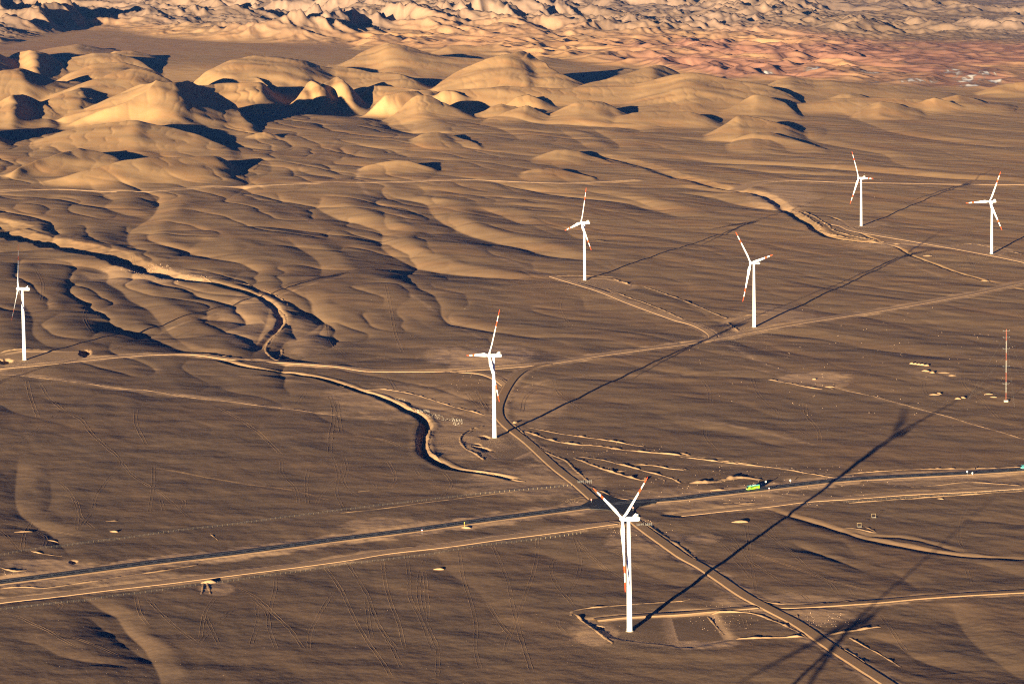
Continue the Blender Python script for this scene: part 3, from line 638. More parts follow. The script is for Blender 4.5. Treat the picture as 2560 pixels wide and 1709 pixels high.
# ------------------------------------------------------------------ swept bodies lying on the ground
def normals2(p):
    t = np.gradient(p, axis=0); t /= np.maximum(np.hypot(t[:, 0], t[:, 1]), 1e-9)[:, None]
    return np.c_[-t[:, 1], t[:, 0]]
def sweep(name, p, prof, mat, zc=None, drape=True, noise=0.0, endtaper=0.0, parent=None, wn=0.0, seed=1, scale=None, smooth=True):
    n = normals2(p); ar = arcs(p); L = ar[-1]
    V = []; k = len(prof)
    off = np.array([a for a, b in prof]); hh = np.array([b for a, b in prof])
    sc = np.ones(len(p)) if scale is None else scale
    if wn: sc = sc*(1+wn*gn(ar/9.0, ar*0+seed*3.3, seed)+wn*0.6*gn(ar/3.0, ar*0+seed*1.3, seed+1))
    if endtaper: tp = np.clip(0.62+0.75*gn(ar/22.0, ar*0+seed*7.7, seed+9)+0.45*gn(ar/6.0, ar*0+seed*5.1, seed+11), 0.28, 1.2)*np.clip(np.minimum(ar, L-ar)/endtaper, 0.03, 1)**0.6
    else: tp = np.ones(len(p))
    X = p[:, 0:1]+n[:, 0:1]*off[None]*sc[:, None]; Y = p[:, 1:2]+n[:, 1:2]*off[None]*sc[:, None]
    if drape: Zb = sample(X, Y)
    else: Zb = np.repeat(zc[:, None], k, 1)
    Hh = np.where(hh[None] > 0, hh[None]*(tp*sc)[:, None], hh[None])
    if noise: Hh = Hh+noise*gn(X/1.7, Y/1.7, seed+5)*(hh[None] > 0)
    V = np.stack([X, Y, Zb+Hh], -1).reshape(-1, 3)
    F = []
    for i in range(len(p)-1):
        for j in range(k-1):
            a = i*k+j; F.append((a, a+k, a+k+1, a+1))
    return link_mesh(name, V, F, mat, parent, smooth)
hw_obj = None
for r in ROADS:
    w = r['hw']; u = r['up']
    prof = [(-w-u*2.2-2.5, -1.2), (-w-u*1.6, -0.1), (-w, u), (0, u+0.02), (w, u), (w+u*1.6, -0.1), (w+u*2.2+2.5, -1.2)]
    if r['name'] == 'highway':
        # the sandy embankment is the ground's shoulder, the asphalt lies on top of it
        o = sweep('road_embankment', r['p'], [(-w-5.5, -1.3), (-w-3.2, 0.0), (-w-0.9, u), (0, u+0.02), (w+0.9, u), (w+3.2, 0.0), (w+5.5, -1.3)], M_PALEDIRT, r['z'], False, smooth=False); struct(o)
        hw_obj = sweep('road', r['p'], [(-w, u-0.12), (-w+0.05, u+0.06), (0, u+0.16), (w-0.05, u+0.06), (w, u-0.12)], M_ASPHALT, r['z'], False, smooth=False); struct(hw_obj)
        HW = r
    else:
        o = sweep('dirt_road', r['p'], prof, r['mat'], r['z'], False, smooth=False); struct(o)
# markings on the highway
M_LINE = simple('worn_line_paint', (0.75, 0.72, 0.62), 0.8, var=0.2, scale=2)
def offset_path(p, d): return p+normals2(p)*d
for side in (-1, 1):
    q = offset_path(HW['p'], side*3.75)
    sweep('edge_line', q, [(-0.2, 0.03), (0.2, 0.03)], M_LINE, HW['z']+HW['up']+0.11, False, parent=hw_obj)
fp = smooth_path(HW['p'][::6], 1.5); fz = np.interp(arcs(fp), arcs(HW['p']), HW['z'])
V = []; F = []
ar = arcs(fp); nn = normals2(fp); s = 0
while s < ar[-1]-12:
    pts = []
    for q in (s, s+4.5):
        x = np.interp(q, ar, fp[:, 0]); y = np.interp(q, ar, fp[:, 1]); z = np.interp(q, ar, fz)+HW['up']+0.19
        i = min(len(nn)-1, int(np.searchsorted(ar, q))); pts += [(x-nn[i, 0]*.18, y-nn[i, 1]*.18, z), (x+nn[i, 0]*.18, y+nn[i, 1]*.18, z)]
    b = len(V); V += pts; F.append((b, b+2, b+3, b+1)); s += 12
link_mesh('centre_line', V, F, M_LINE, hw_obj, False)
# asphalt mouth of the junction, one flat polygon on each side
def flat_poly(name, chunks, mat, up, parent=None, ref=None):
    g = P2(*chunks); c = g.mean(0)
    i = [np.argmin(np.hypot(*(HW['p']-q).T)) for q in g]
    zz = HW['z'][i]+HW['up']+up if ref is None else np.array([ref]*len(g))
    V = [(*q, z) for q, z in zip(g, zz)]+[(*c, zz.mean())]
    V += [(*q, z-1.6) for q, z in zip(g, zz)]
    n = len(g); F = [(k, (k+1) % n, n) for k in range(n)]+[(k, n+1+k, n+1+(k+1) % n, (k+1) % n) for k in range(n)]
    return link_mesh(name, V, F, mat, parent, False)
struct(flat_poly('road_junction', [(8, [(1530,372),(1640,345),(1690,320),(1725,292),(1762,283),(1800,262),(1850,280),(1900,300),(1960,312),(2060,316),(2200,306),(2150,330),(1800,352)])], M_ASPHALT, 0.12))
struct(flat_poly('road_junction', [(8, [(1640,362),(2150,322),(2110,338),(2040,352),(2012,372),(2006,400),(2030,436),(1960,425),(1900,396),(1830,376),(1740,370)])], M_ASPHALT, 0.14))

# earth banks pushed up beside roads, pads and washes
def bank(chunks, h, w, mat=None, seed=1, step=2.5, wn=0.3, taper=6, asym=1.0):
    p = smooth_path(P2(*chunks), step)
    h *= 0.75; w *= 0.62
    pr = [(-w*1.5, -0.5), (-w, 0.03), (-w*0.45, h*0.72), (0, h), (w*0.5*asym, h*0.68), (w*asym, 0.03), (w*1.5*asym, -0.5)]
    return struct(sweep('earth_bank', p, pr, mat or M_EARTH, noise=0.25*h+0.05, endtaper=taper, wn=0.5, seed=seed))
BANKS = [
 ([(8, [(1578,1088),(1590,1060),(1640,1046),(1750,1034),(2000,1015),(2330,996)]), (9, [(0,1000),(60,985)])], 0.8, 2.2),
 ([(8, [(1612,1080),(1660,1125),(1740,1185),(1800,1235),(1868,1280)])], 1.3, 1.9),
 ([(9, [(190,1088),(240,1150),(300,1216)])], 1.0, 1.6),
 ([(9, [(380,1250),(600,1243),(850,1236)])], 1.5, 2.0),
 ([(9, [(960,1236),(1150,1205),(1360,1172)])], 1.8, 2.0),
 ([(9, [(215,1075),(340,1068),(480,1074),(600,1110),(780,1190),(860,1235)])], 1.0, 2.0),
 ([(8, [(2040,440),(2200,545),(2340,640)]), (9, [(140,740),(300,850),(420,930),(520,985),(640,1010),(780,1022),(950,1015),(1300,985)])], 0.8, 2.6),
 ([(9, [(800,1085),(820,1140),(880,1180),(955,1232)])], 0.6, 1.2),
 ([(9, [(1010,1265),(1200,1370),(1330,1480),(1450,1590)])], 0.7, 1.3),
 ([(9, [(1160,1245),(1300,1320),(1400,1370),(1510,1440)])], 0.8, 1.5),
 ([(5, [(980,1340),(880,1370),(822,1425),(850,1490),(930,1540),(985,1580)])], 1.4, 2.3),
 ([(5, [(1040,1338),(930,1362),(870,1395)]),], 0.7, 1.5),
 ([(5, [(600,1330),(615,1390),(600,1450),(610,1510),(650,1557)]), (8, [(740,60),(800,95),(900,105),(1050,125),(1200,165),(1265,172)])], 1.3, 2.4),
 ([(5, [(420,1180),(500,1230),(580,1290),(605,1340)])], 1.0, 2.0),
 ([(5, [(0,1075),(150,1105)]), (5, [(300,1100),(500,1130),(750,1200),(1000,1270)])], 0.9, 1.6),
 ([(5, [(1280,1350),(1400,1375),(1550,1400),(1700,1425),(1850,1450),(2080,1485)])], 1.1, 2.2),
 ([(5, [(1270,1380),(1450,1440),(1600,1470),(1750,1480),(1870,1500),(2100,1530),(2330,1552)])], 1.5, 2.6),
 ([(5, [(1190,1330),(1290,1430),(1400,1520)]), (8, [(1540,30),(1620,110),(1700,175)])], 1.0, 2.2),
 ([(8, [(1600,10),(1720,60),(1850,110),(1980,150),(2080,172),(2090,150)])], 1.6, 2.4),
 ([(8, [(1640,0),(1800,30),(1950,70),(2100,110),(2250,150),(2330,190)])], 1.2, 2.4),
 ([(8, [(2000,60),(2150,70),(2250,90),(2349,100)])], 1.0, 2.0),
 ([(8, [(1840,85),(1900,110),(1960,100)])], 1.2, 2.0),
 ([(8, [(2170,150),(2215,165),(2210,190)])], 1.0, 1.6),
 ([(8, [(1720,215),(1790,245),(1850,275),(1930,298),(2020,305),(2180,297),(2349,285)])], 0.7, 1.8),
 ([(8, [(1500,335),(1560,310),(1640,285),(1690,280)])], 0.6, 1.5),
 ([(9, [(0,5),(300,45),(500,65),(700,90),(900,130),(1060,150)])], 0.9, 2.0),
 ([(9, [(-10,98),(25,92),(55,100)])], 2.2, 4),
 ([(9, [(60,192),(200,185),(310,165),(420,152),(500,158),(560,168)])], 3.4, 6.5),
 ([(9, [(200,240),(290,236),(340,230)])], 1.2, 2.0),
 ([(9, [(1110,125),(1300,110),(1600,95),(1900,88),(2200,82),(2349,78)])], 1.0, 2.2),
 ([(9, [(0,8),(200,25),(500,60)])], 0.8, 1.8),
 ([(9, [(600,355),(500,362),(250,385),(0,412)])], 0.5, 1.6),
 ([(9, [(1150,322),(1500,295),(1700,280),(2000,258),(2349,238)])], 0.9, 2.4),
 ([(9, [(290,325),(350,320),(420,330),(520,325)])], 0.9, 2.2),
 ([(9, [(1270,480),(1330,520),(1180,490),(1120,490)])], 0.9, 2.2),
 ([(9, [(1570,215),(1800,195),(1950,180),(2200,190),(2349,205)])], 0.8, 2.4),
 ([(7, [(0,760),(100,790),(180,780)])], 1.2, 2.5),
 ([(7, [(0,905),(150,895),(300,900),(450,880),(700,850)])], 0.9, 2.2),
 ([(7, [(700,845),(900,812),(1100,785),(1350,740)])], 0.7, 2.0),
 ([(7, [(220,645),(300,665),(430,682)])], 0.7, 1.4),
 ([(7, [(320,565),(370,570),(400,578)])], 0.8, 1.2),
 ([(7, [(95,515),(220,508)])], 0.9, 1.3),
 ([(7, [(720,440),(810,434)])], 0.9, 1.3),
 ([(7, [(1440,530),(1490,570)])], 0.6, 1.0),
 ([(7, [(1390,850),(1385,910),(1375,945)])], 0.6, 1.6),
 ([(7, [(1410,850),(1440,940)])], 0.6, 1.6),
 ([(8, [(120,240),(220,232)])], 0.7, 1.4),
 ([(8, [(0,390),(400,345),(900,280),(1250,240)])], 0.4, 1.6),
 ([(4, [(0,985),(200,1003),(450,1040),(700,1075),(1000,1100),(1300,1150),(1700,1195),(2330,1275)])], 0.45, 2.0),
 ([(4, [(1300,845),(1500,858),(1700,888),(1900,900)])], 1.2, 3.0),
 ([(4, [(1380,320),(1480,365),(1600,400),(1700,420),(1740,400),(1700,370),(1600,360)])], 1.0, 2.0),
 ([(4, [(1800,410),(1880,450),(1950,490),(1965,515),(1930,530)])], 0.9, 1.6),
 ([(4, [(1900,540),(1945,600),(1930,660),(1840,740),(1815,800),(1840,850),(1890,885),(1920,840),(1925,790)])], 1.5, 3.0),
 ([(5, [(1450,325),(1600,320),(1700,325),(1870,335)])], 0.9, 2.4),
 ([(5, [(1870,350),(1990,390)])], 1.8, 2.4),
 ([(5, [(1820,415),(1930,460),(2100,520),(2340,620)])], 0.9, 2.2),
 ([(5, [(2080,400),(2200,440),(2340,490)]), (6, [(60,510),(180,560),(320,620)])], 1.1, 3.0),
 ([(6, [(320,645),(360,670),(400,695)])], 1.8, 2.2),
 ([(6, [(320,625),(450,598),(600,592)])], 0.8, 2.2),
 ([(6, [(1850,130),(1980,108),(2200,150),(2349,185)])], 1.0, 3.0),
 ([(3, [(760,1420),(860,1480),(960,1550)]), (6, [(950,5),(1050,45),(1250,78),(1390,100)])], 2.0, 4.0),
 ([(3, [(830,1440),(920,1480),(1000,1530)]), (6, [(1060,20),(1200,55),(1400,95)])], 2.0, 3.5),
 ([(6, [(605,1030),(760,1062),(900,1090),(980,1098)])], 0.9, 1.6),
 ([(6, [(1040,1085),(1300,1140),(1600,1225),(2000,1340),(2400,1460)])], 0.5, 1.1),
 ([(6, [(1000,1075),(1050,1098)])], 1.2, 2.5),
 ([(6, [(0,1535),(60,1550)]), (9, [(0,-5),(300,20)])], 0.9, 2.2),
 ([(4, [(0,850),(100,840),(280,838)])], 1.6, 3.0),
]
for i, (ch, h, w) in enumerate(BANKS): bank(ch, h, w, seed=i+3)
# paired wheel ruts
TRACKS = [
 (8,[(0,880),(60,1020),(130,1160),(210,1290),(290,1400),(350,1510)]),(8,[(50,720),(130,850),(190,950),(240,1090),(290,1190),(350,1290),(420,1440)]),(8,[(250,1130),(330,1240),(390,1310)]),
 (8,[(290,700),(310,860),(350,1000),(400,1130),(440,1300)]),(8,[(450,660),(470,800),(480,960),(540,1080),(600,1230),(640,1330)]),(8,[(590,690),(550,780),(540,950),(570,1080),(620,1200),(665,1310),(665,1500)]),
 (8,[(575,780),(590,900),(605,1100)]),(8,[(815,650),(840,820),(890,980),(930,1150),(925,1310),(960,1450)]),(8,[(1040,610),(1100,740),(1150,870),(1180,1020),(1220,1180),(1260,1310),(1310,1470)]),
 (8,[(1345,550),(1350,650),(1320,800),(1270,940),(1210,1100),(1160,1220),(1120,1330)]),(8,[(1600,560),(1640,700),(1620,830),(1560,960),(1600,1030)]),(8,[(1540,600),(1450,720),(1445,800),(1500,910),(1580,1000)]),
 (8,[(1620,580),(1700,680),(1850,800)]),(8,[(180,970),(200,1150),(220,1240)]),(8,[(1010,990),(1100,1140),(1180,1230)]),
 (8,[(1860,650),(1950,700),(2030,770)]),(8,[(1500,1100),(1490,1150),(1540,1200)]),(8,[(1640,600),(1760,720),(1950,850)]),
 (7,[(1600,880),(1750,960),(1870,1070),(1980,1180),(2070,1310)]),(7,[(1730,970),(1820,1060),(1840,1180),(1890,1320)]),(7,[(1880,820),(1880,900),(1850,1020),(1840,1090)]),(7,[(2210,735),(2300,860),(2349,950)]),
 (7,[(0,1060),(150,1110),(300,1180),(430,1260),(560,1320)]),(7,[(120,1090),(320,1190),(620,1280),(800,1350)]),(7,[(2280,920),(2180,1080),(2120,1200),(2110,1320)]),(7,[(1750,1010),(1760,1130),(1710,1300)]),
 (7,[(1000,960),(1150,1120),(1350,1280)]),(7,[(1470,960),(1400,1070),(1370,1240)]),(7,[(1640,1000),(1450,1170),(1350,1300)]),(7,[(1400,1080),(1500,1300)]),
 (7,[(930,960),(960,1080),(1010,1150)]),(7,[(0,450),(300,490),(550,540),(780,575)]),(7,[(400,170),(480,250),(530,370),(520,500)]),(7,[(370,255),(500,280),(560,420),(640,490)]),(7,[(640,360),(650,280),(760,130),(830,50),(780,-20)]),
 (7,[(830,40),(920,140),(1100,250),(1200,330),(1280,410)]),(7,[(1060,80),(1300,120),(1700,190),(2000,230),(2260,300)]),(7,[(1050,60),(1045,200),(1020,380)]),(7,[(1090,260),(1120,370)]),(7,[(1220,280),(1260,300),(1250,350)]),
 (7,[(1920,30),(1930,120),(2020,220),(2040,320)]),(7,[(2110,80),(2090,180),(2100,320)]),(7,[(2349,100),(2200,250),(2160,330)]),(7,[(2270,0),(2310,120),(2300,250),(2345,360)]),(7,[(0,500),(80,580),(140,650)]),(7,[(150,640),(170,520),(220,430)]),
 (7,[(240,500),(310,540),(300,620)]),(7,[(540,500),(620,380)]),(7,[(350,990),(420,1020),(370,1070)]),
 (4,[(270,1045),(340,1160),(430,1240),(550,1310),(640,1420),(800,1557)]),(4,[(430,1240),(250,1380),(60,1510)]),(4,[(185,1030),(210,1150),(260,1290)]),(4,[(550,440),(590,500),(580,620),(630,720)]),(4,[(240,280),(290,380),(280,490)]),
 (4,[(580,490),(660,540),(670,590)]),(4,[(690,620),(720,700)]),(4,[(930,1240),(930,1340),(1000,1480)]),(4,[(2230,600),(2260,740),(2349,830)]),(4,[(2250,1140),(2280,1250),(2260,1400),(2250,1540)]),(4,[(2300,1180),(2330,1400)]),(4,[(1500,1220),(1750,1380),(1920,1540)]),
 (4,[(2090,1110),(2020,1200)]),(4,[(900,180),(950,300),(1000,330)]),
 (5,[(310,385),(350,560),(380,700),(430,830)]),(5,[(0,720),(200,830),(400,900)]),(5,[(400,660),(620,780)]),(5,[(1550,390),(1500,520),(1540,610),(1600,680)]),(5,[(1640,990),(1750,1060)]),(5,[(1460,1050),(1500,1130),(1650,1240)]),
 (5,[(1100,1180),(1280,1060),(1450,1010)]),(5,[(1240,1250),(1270,1150),(1400,1060)]),(5,[(860,1120),(960,1230)]),(5,[(930,1110),(1000,1220)]),(5,[(320,1000),(380,1100)]),(5,[(0,1400),(300,1440),(450,1500)]),(5,[(2180,560),(2280,600)]),
 (6,[(490,1020),(540,1130),(640,1230),(720,1320),(880,1420)]),(6,[(150,1030),(200,1110),(200,1190)]),(6,[(850,1190),(870,1280),(940,1370),(960,1480)]),(6,[(170,1340),(180,1430),(260,1520)]),(6,[(1660,1040),(1680,1130),(1760,1180),(1900,1240)]),
 (6,[(1930,1010),(1950,1090),(2100,1200)]),(6,[(1990,1030),(2010,1090),(1990,1130)]),(6,[(2250,1240),(2310,1320)]),(6,[(2110,450),(2250,530),(2340,620)]),(6,[(1960,190),(2010,290)]),(6,[(1970,0),(2010,80)]),(6,[(2050,1160),(2200,1320),(2349,1370)]),
 (9,[(450,470),(470,600),(490,760),(520,930)]),(9,[(190,535),(340,600),(480,720),(640,830),(770,920)]),(9,[(420,640),(620,710),(850,790),(980,840)]),(9,[(500,450),(640,560),(780,680),(900,790),(1010,860),(1100,970)]),(9,[(600,440),(700,600),(800,680)]),
 (9,[(980,840),(1200,900),(1330,930)]),(9,[(1150,910),(1200,970)]),(9,[(700,930),(820,950),(880,990)]),(9,[(1960,340),(1920,450),(1910,560),(1950,650)]),(9,[(1950,740),(1990,880)]),(9,[(1690,400),(1640,470)]),(9,[(1000,250),(1030,280)]),(9,[(40,40),(130,110),(120,160)]),
 (9,[(1370,1080),(1450,1200),(1560,1340)]),(9,[(300,1150),(420,1100),(460,1180)]),(9,[(230,560),(320,640),(420,760),(500,860)]),(9,[(350,550),(420,640),(500,780)]),(9,[(440,1260),(490,1290),(450,1310)]),
 (8,[(30,0),(50,90),(20,190)]),(8,[(350,0),(260,90),(110,180)]),(8,[(330,30),(380,150),(340,220)]),(8,[(230,180),(240,220),(150,240)]),(8,[(0,60),(40,200),(120,270)]),(8,[(700,100),(760,190),(690,290)]),(8,[(500,70),(560,150),(680,220)]),
]
for i, (rg, pts) in enumerate(TRACKS):
    if rg == 3: continue
    p = smooth_path(P2((rg, pts)), 4.0)
    fw = 1.0 if rg in (7, 8, 9) else 1.35
    o = sweep('wheel_track', p, [(-1.75*fw,-.12),(-1.45*fw,.10*fw),(-1.05*fw,.07*fw),(-.8*fw,-.12),(.8*fw,-.12),(1.05*fw,.10*fw),(1.45*fw,.07*fw),(1.75*fw,-.12)], M_EARTHD if i % 3 else M_DIRT, wn=0.35, endtaper=18, seed=i)
    struct(o)

# ------------------------------------------------------------------ things
class MB:
    def __init__(s): s.V = []; s.F = []; s.M = []
    def add(s, V, F, m=0):
        b = len(s.V); s.V += [tuple(map(float, v)) for v in V]; s.F += [tuple(b+i for i in f) for f in F]; s.M += [m]*len(F)
    def box(s, c, d, m=0, bev=0.0):
        x, y, z = c; a, b, h = d[0]/2, d[1]/2, d[2]/2
        if bev <= 0:
            V = [(x+i*a, y+j*b, z+k*h) for k in (-1, 1) for j in (-1, 1) for i in (-1, 1)]
            s.add(V, [(0,2,3,1),(4,5,7,6),(0,1,5,4),(2,6,7,3),(0,4,6,2),(1,3,7,5)], m)
        else:
            s.loft([(z-h, a-bev, b-bev), (z-h+bev, a, b), (z+h-bev, a, b), (z+h, a-bev, b-bev)], x, y, m)
    def loft(s, rings, x, y, m=0):
        V = []; F = []
        for z, a, b in rings:
            c = min(a, b)*0.25
            V += [(x-a+c, y-b, z), (x+a-c, y-b, z), (x+a, y-b+c, z), (x+a, y+b-c, z), (x+a-c, y+b, z), (x-a+c, y+b, z), (x-a, y+b-c, z), (x-a, y-b+c, z)]
        for r in range(len(rings)-1):
            for i in range(8): j = (i+1) % 8; F.append((r*8+i, r*8+j, r*8+8+j, r*8+8+i))
        F.append(tuple(range(7, -1, -1))); q = (len(rings)-1)*8; F.append(tuple(q+i for i in range(8)))
        s.add(V, F, m)
    def tube(s, pts, rad, n=8, m=0, cap=True):
        V = []; F = []
        rad = [rad]*len(pts) if isinstance(rad, (int, float)) else rad
        P_ = [np.array(p, float) for p in pts]
        for i, p in enumerate(P_):
            t = P_[min(i+1, len(P_)-1)]-P_[max(i-1, 0)]; t /= np.linalg.norm(t)
            a = np.cross(t, [0, 0, 1.0]) if abs(t[2]) < 0.95 else np.cross(t, [1.0, 0, 0]); a /= np.linalg.norm(a); b = np.cross(t, a)
            V += [p+rad[i]*(math.cos(2*PI*k/n)*a+math.sin(2*PI*k/n)*b) for k in range(n)]
        for i in range(len(P_)-1):
            for k in range(n): j = (k+1) % n; F.append((i*n+k, i*n+j, i*n+n+j, i*n+n+k))
        if cap: F.append(tuple(range(n-1, -1, -1))); F.append(tuple((len(P_)-1)*n+k for k in range(n)))
        s.add(V, F, m)
    def build(s, name, mats, parent=None, smooth=False):
        mats = mats if isinstance(mats, list) else [mats]
        o = link_mesh(name, s.V, s.F, None, parent, smooth, mats, s.M)
        if smooth:
            try: o.data.set_sharp_from_angle(angle=math.radians(40))
            except Exception: pass
        return o
def empty(name, loc, rz=0.0):
    o = bpy.data.objects.new(name, None); C.objects.link(o); o.location = loc; o.rotation_euler = (0, 0, rz); o.empty_display_size = 2; return o

M_WHITE = simple('white_gelcoat', (0.80, 0.80, 0.78), 0.35, 0.4, var=0.03, scale=0.15)
M_TOWER = simple('white_tower_paint', (0.78, 0.78, 0.76), 0.4, 0.4, var=0.04, scale=0.1)
M_CREAM = simple('offwhite_nacelle', (0.62, 0.60, 0.55), 0.5, 0.3, var=0.06, scale=0.4)
M_ORANGE = simple('red_orange_paint', (0.72, 0.085, 0.02), 0.4, 0.4, var=0.05, scale=0.4)
M_POST = simple('weathered_fence_post', (0.26, 0.19, 0.10), 0.8, 0.2)
M_CONC = simple('concrete', (0.28, 0.245, 0.19), 0.9, 0.1, var=0.2, scale=0.8)
M_DARK = simple('dark_metal', (0.035, 0.05, 0.06), 0.5, 0.4, var=0.2)
M_STEEL = simple('galvanised_steel', (0.26, 0.26, 0.24), 0.5, 0.4, var=0.1, metal=0.3)

BLADE_L, OVERHANG, HUBH, TILT = 52.0, 4.94, 81.05, math.radians(4)
def blade_mesh():
    st = [(0.9, 1.0, 1.0, 0, 0), (2.6, 1.0, 1.0, 0, 0), (4.5, 1.35, 0.82, .16, 22), (7.5, 1.9, 0.55, .28, 17), (10.5, 2.05, 0.42, .3, 13), (15, 1.8, 0.32, .28, 9.5), (22, 1.42, .24, .25, 6), (30, 1.1, .17, .22, 3.5), (33.3, .98, .155, .2, 3), (38.6, .80, .12, .18, 2), (45.0, .60, .09, .15, .8), (49, .46, .07, .13, 0), (51.2, .3, .045, .1, -.5), (52.0, .08, .02, .05, -.5)]
    V = []; F = []; Mi = []; n = 16
    for r, c, th, off, tw in st:
        tw = math.radians(tw+3)
        for k in range(n):
            a = 2*PI*k/n
            x = c*math.cos(a)+off*c; y = th*math.sin(a)*(1.0 if math.cos(a) < 0 else 1-0.55*math.cos(a)**1.5 if th < c*.95 else 1.0)
            V.append((x*math.sin(tw)+y*math.cos(tw)+0.0009*r*r*0.3, x*math.cos(tw)-y*math.sin(tw), r))
    for i in range(len(st)-1):
        rm = (st[i][0]+st[i+1][0])/2
        red = rm > 45.0 or 33.3 < rm < 38.6
        for k in range(n): j = (k+1) % n; F.append((i*n+k, i*n+j, i*n+n+j, i*n+n+k)); Mi.append(1 if red else 0)
    F.append(tuple((len(st)-1)*n+k for k in range(n))); Mi.append(1)
    F.append(tuple(range(n-1, -1, -1))); Mi.append(0)
    return V, F, Mi
from mathutils import Matrix, Vector
def make_turbine():
    """built facing +x, base at the origin; the rotor is placed later"""
    t = empty('wind_turbine', (0, 0, 0))
    b = MB(); prof = [(-2.5, 2.02), (0.0, 2.02), (0.25, 2.02), (0.26, 1.95), (20, 1.83), (20.1, 1.87), (20.3, 1.87), (20.4, 1.82), (45, 1.62), (45.1, 1.66), (45.3, 1.66), (45.4, 1.61), (78.6, 1.2), (79.3, 1.2)]
    b.tube([(0, 0, z) for z, r in prof], [r for z, r in prof], 40); tw = b.build('tower', M_TOWER, t, True)
    b = MB(); b.box((-0.4, -1.98, 3.5), (0.9, 0.18, 2.1), bev=0.03); b.build('door', M_DARK, tw)
    b = MB(); b.tube([(0, 0, -3.0), (0, 0, 0.35), (0, 0, 0.45)], [2.75, 2.75, 2.45], 40); b.build('foundation', M_CONC, t, True)
    b = MB()
    for i in range(10): b.box((-0.4-0.0, -2.3-i*0.28, 2.3-i*0.25), (1.1, 0.3, 0.06))
    for s in (-1, 1): b.tube([(-0.4+s*.55, -2.2, 3.3), (-0.4+s*.55, -5.0, 1.0), (-0.4+s*.55, -5.0, -0.4)], 0.05, 6); b.tube([(-0.4+s*.55, -2.2, 2.2), (-0.4+s*.55, -5.1, -0.3)], 0.07, 6)
    b.build('stairs', M_STEEL, t)
    R = Matrix.Translation((0, 0, HUBH)) @ Matrix.Rotation(-TILT, 4, 'Y')
    b = MB()
    # nacelle cross sections along -x .. +x
    secs = [(-8.6, .75, .8, .1), (-8.3, 1.35, 1.35, .05), (-7.0, 1.75, 1.65, 0), (-2, 1.85, 1.75, 0), (1.0, 1.8, 1.7, 0), (2.4, 1.55, 1.5, 0), (3.0, 1.25, 1.25, 0)]
    V = []; F = []; n = 20
    for x, hy, hz, dz in secs:
        for k in range(n):
            a = 2*PI*k/n; ca, sa = math.cos(a), math.sin(a); e = 0.42
            V.append((x, hy*math.copysign(abs(ca)**e, ca), dz+hz*math.copysign(abs(sa)**e, sa)))
    for i in range(len(secs)-1):
        for k in range(n): j = (k+1) % n; F.append((i*n+k, i*n+j, i*n+n+j, i*n+n+k))
    F.append(tuple(range(n-1, -1, -1))); F.append(tuple((len(secs)-1)*n+k for k in range(n)))
    b.add(V, F); na = b.build('nacelle', M_CREAM, t, True); na.matrix_local = R
    b = MB()   # swept-back radiator fin on the roof
    for s in (-1, 1):
        b.add([(-3.6, s*1.5, 1.6), (-5.2, s*1.5, 1.6), (-6.6, s*1.5, 3.6), (-5.8, s*1.5, 3.75), (-3.6, s*1.3, 1.6), (-5.2, s*1.3, 1.6), (-6.6, s*1.3, 3.6), (-5.8, s*1.3, 3.75)], [(0,1,2,3),(7,6,5,4),(0,3,7,4),(3,2,6,7),(2,1,5,6),(1,0,4,5)])
    b.box((-6.05, 0, 3.0), (0.35, 3.2, 1.5), bev=0.08); b.build('cooler', M_CREAM, na)
    b = MB(); b.tube([(-7.4, .5, 1.6), (-7.4, .5, 3.1)], .05, 6); b.tube([(-7.4, -.5, 1.6), (-7.4, -.5, 2.8)], .05, 6); b.box((-7.4, 0, 2.8), (.06, 1.3, .06)); b.tube([(-7.4, .5, 3.1), (-7.4, .5, 3.35)], .14, 8); b.build('wind_sensor', M_STEEL, na)
    b = MB(); b.box((-1.5, 0, 1.78), (1.6, 1.3, .1), bev=.02); b.build('roof_hatch', M_DARK, na)
    b = MB(); sp = [(3.05, 1.5), (3.6, 1.72), (4.9, 1.75), (5.9, 1.45), (6.6, .95), (6.95, .4), (7.02, .05)]
    b.tube([(x, 0, 0) for x, r in sp], [r for x, r in sp], 28); hb = b.build('hub', M_WHITE, t, True); hb.matrix_local = R
    V, F, Mi = blade_mesh()
    for k in range(3):
        if k == 0:
            bl = link_mesh('blade', V, F, None, t, True, [M_WHITE, M_ORANGE], Mi); me = bl.data
        else:
            bl = bpy.data.objects.new('blade', me); C.objects.link(bl); bl.parent = t
        bl['blade_no'] = k
    return t
def set_rotor(t, phase):
    k = 0
    for ch in t.children:
        if ch.name.startswith('blade'):
            ch.matrix_local = Matrix.Translation((0, 0, HUBH)) @ Matrix.Rotation(-TILT, 4, 'Y') @ Matrix.Translation((4.75, 0, 0)) @ Matrix.Rotation(-(phase+k*2*PI/3), 4, 'X') @ Matrix.Scale(0.995, 4)
            k += 1
def copy_tree(o, parent=None):
    c = o.copy(); C.objects.link(c); c.parent = parent
    for ch in list(o.children): copy_tree(ch, c)
    return c
TURB = [  # src px of the base, yaw, phase, label
 ((61.4, 897.3), 179.8, 8.2, 'white wind turbine standing alone at the far left edge beside a dirt road'),
 ((1236.4, 1089.8), 204.8, 23.7, 'white wind turbine in the middle of the picture beside the curved dirt road'),
 ((1574.1, 1575.3), 203.7, 46.5, 'largest, nearest white wind turbine, two blades raised in a V over the highway junction'),
 ((1461.9, 699.3), 205.0, 13.2, 'white wind turbine upper centre on a small pad, left of the other distant ones'),
 ((1885.5, 816.3), 209.1, 73.9, 'white wind turbine right of centre with its foot on the long pale dirt road'),
 ((2152.9, 563.5), 203.0, 87.0, 'farthest white wind turbine, upper right, one blade level to the right over its nacelle'),
 ((2479.2, 635.2), 216.8, 23.8, 'rightmost white wind turbine near the right edge with one blade level to the left'),
]
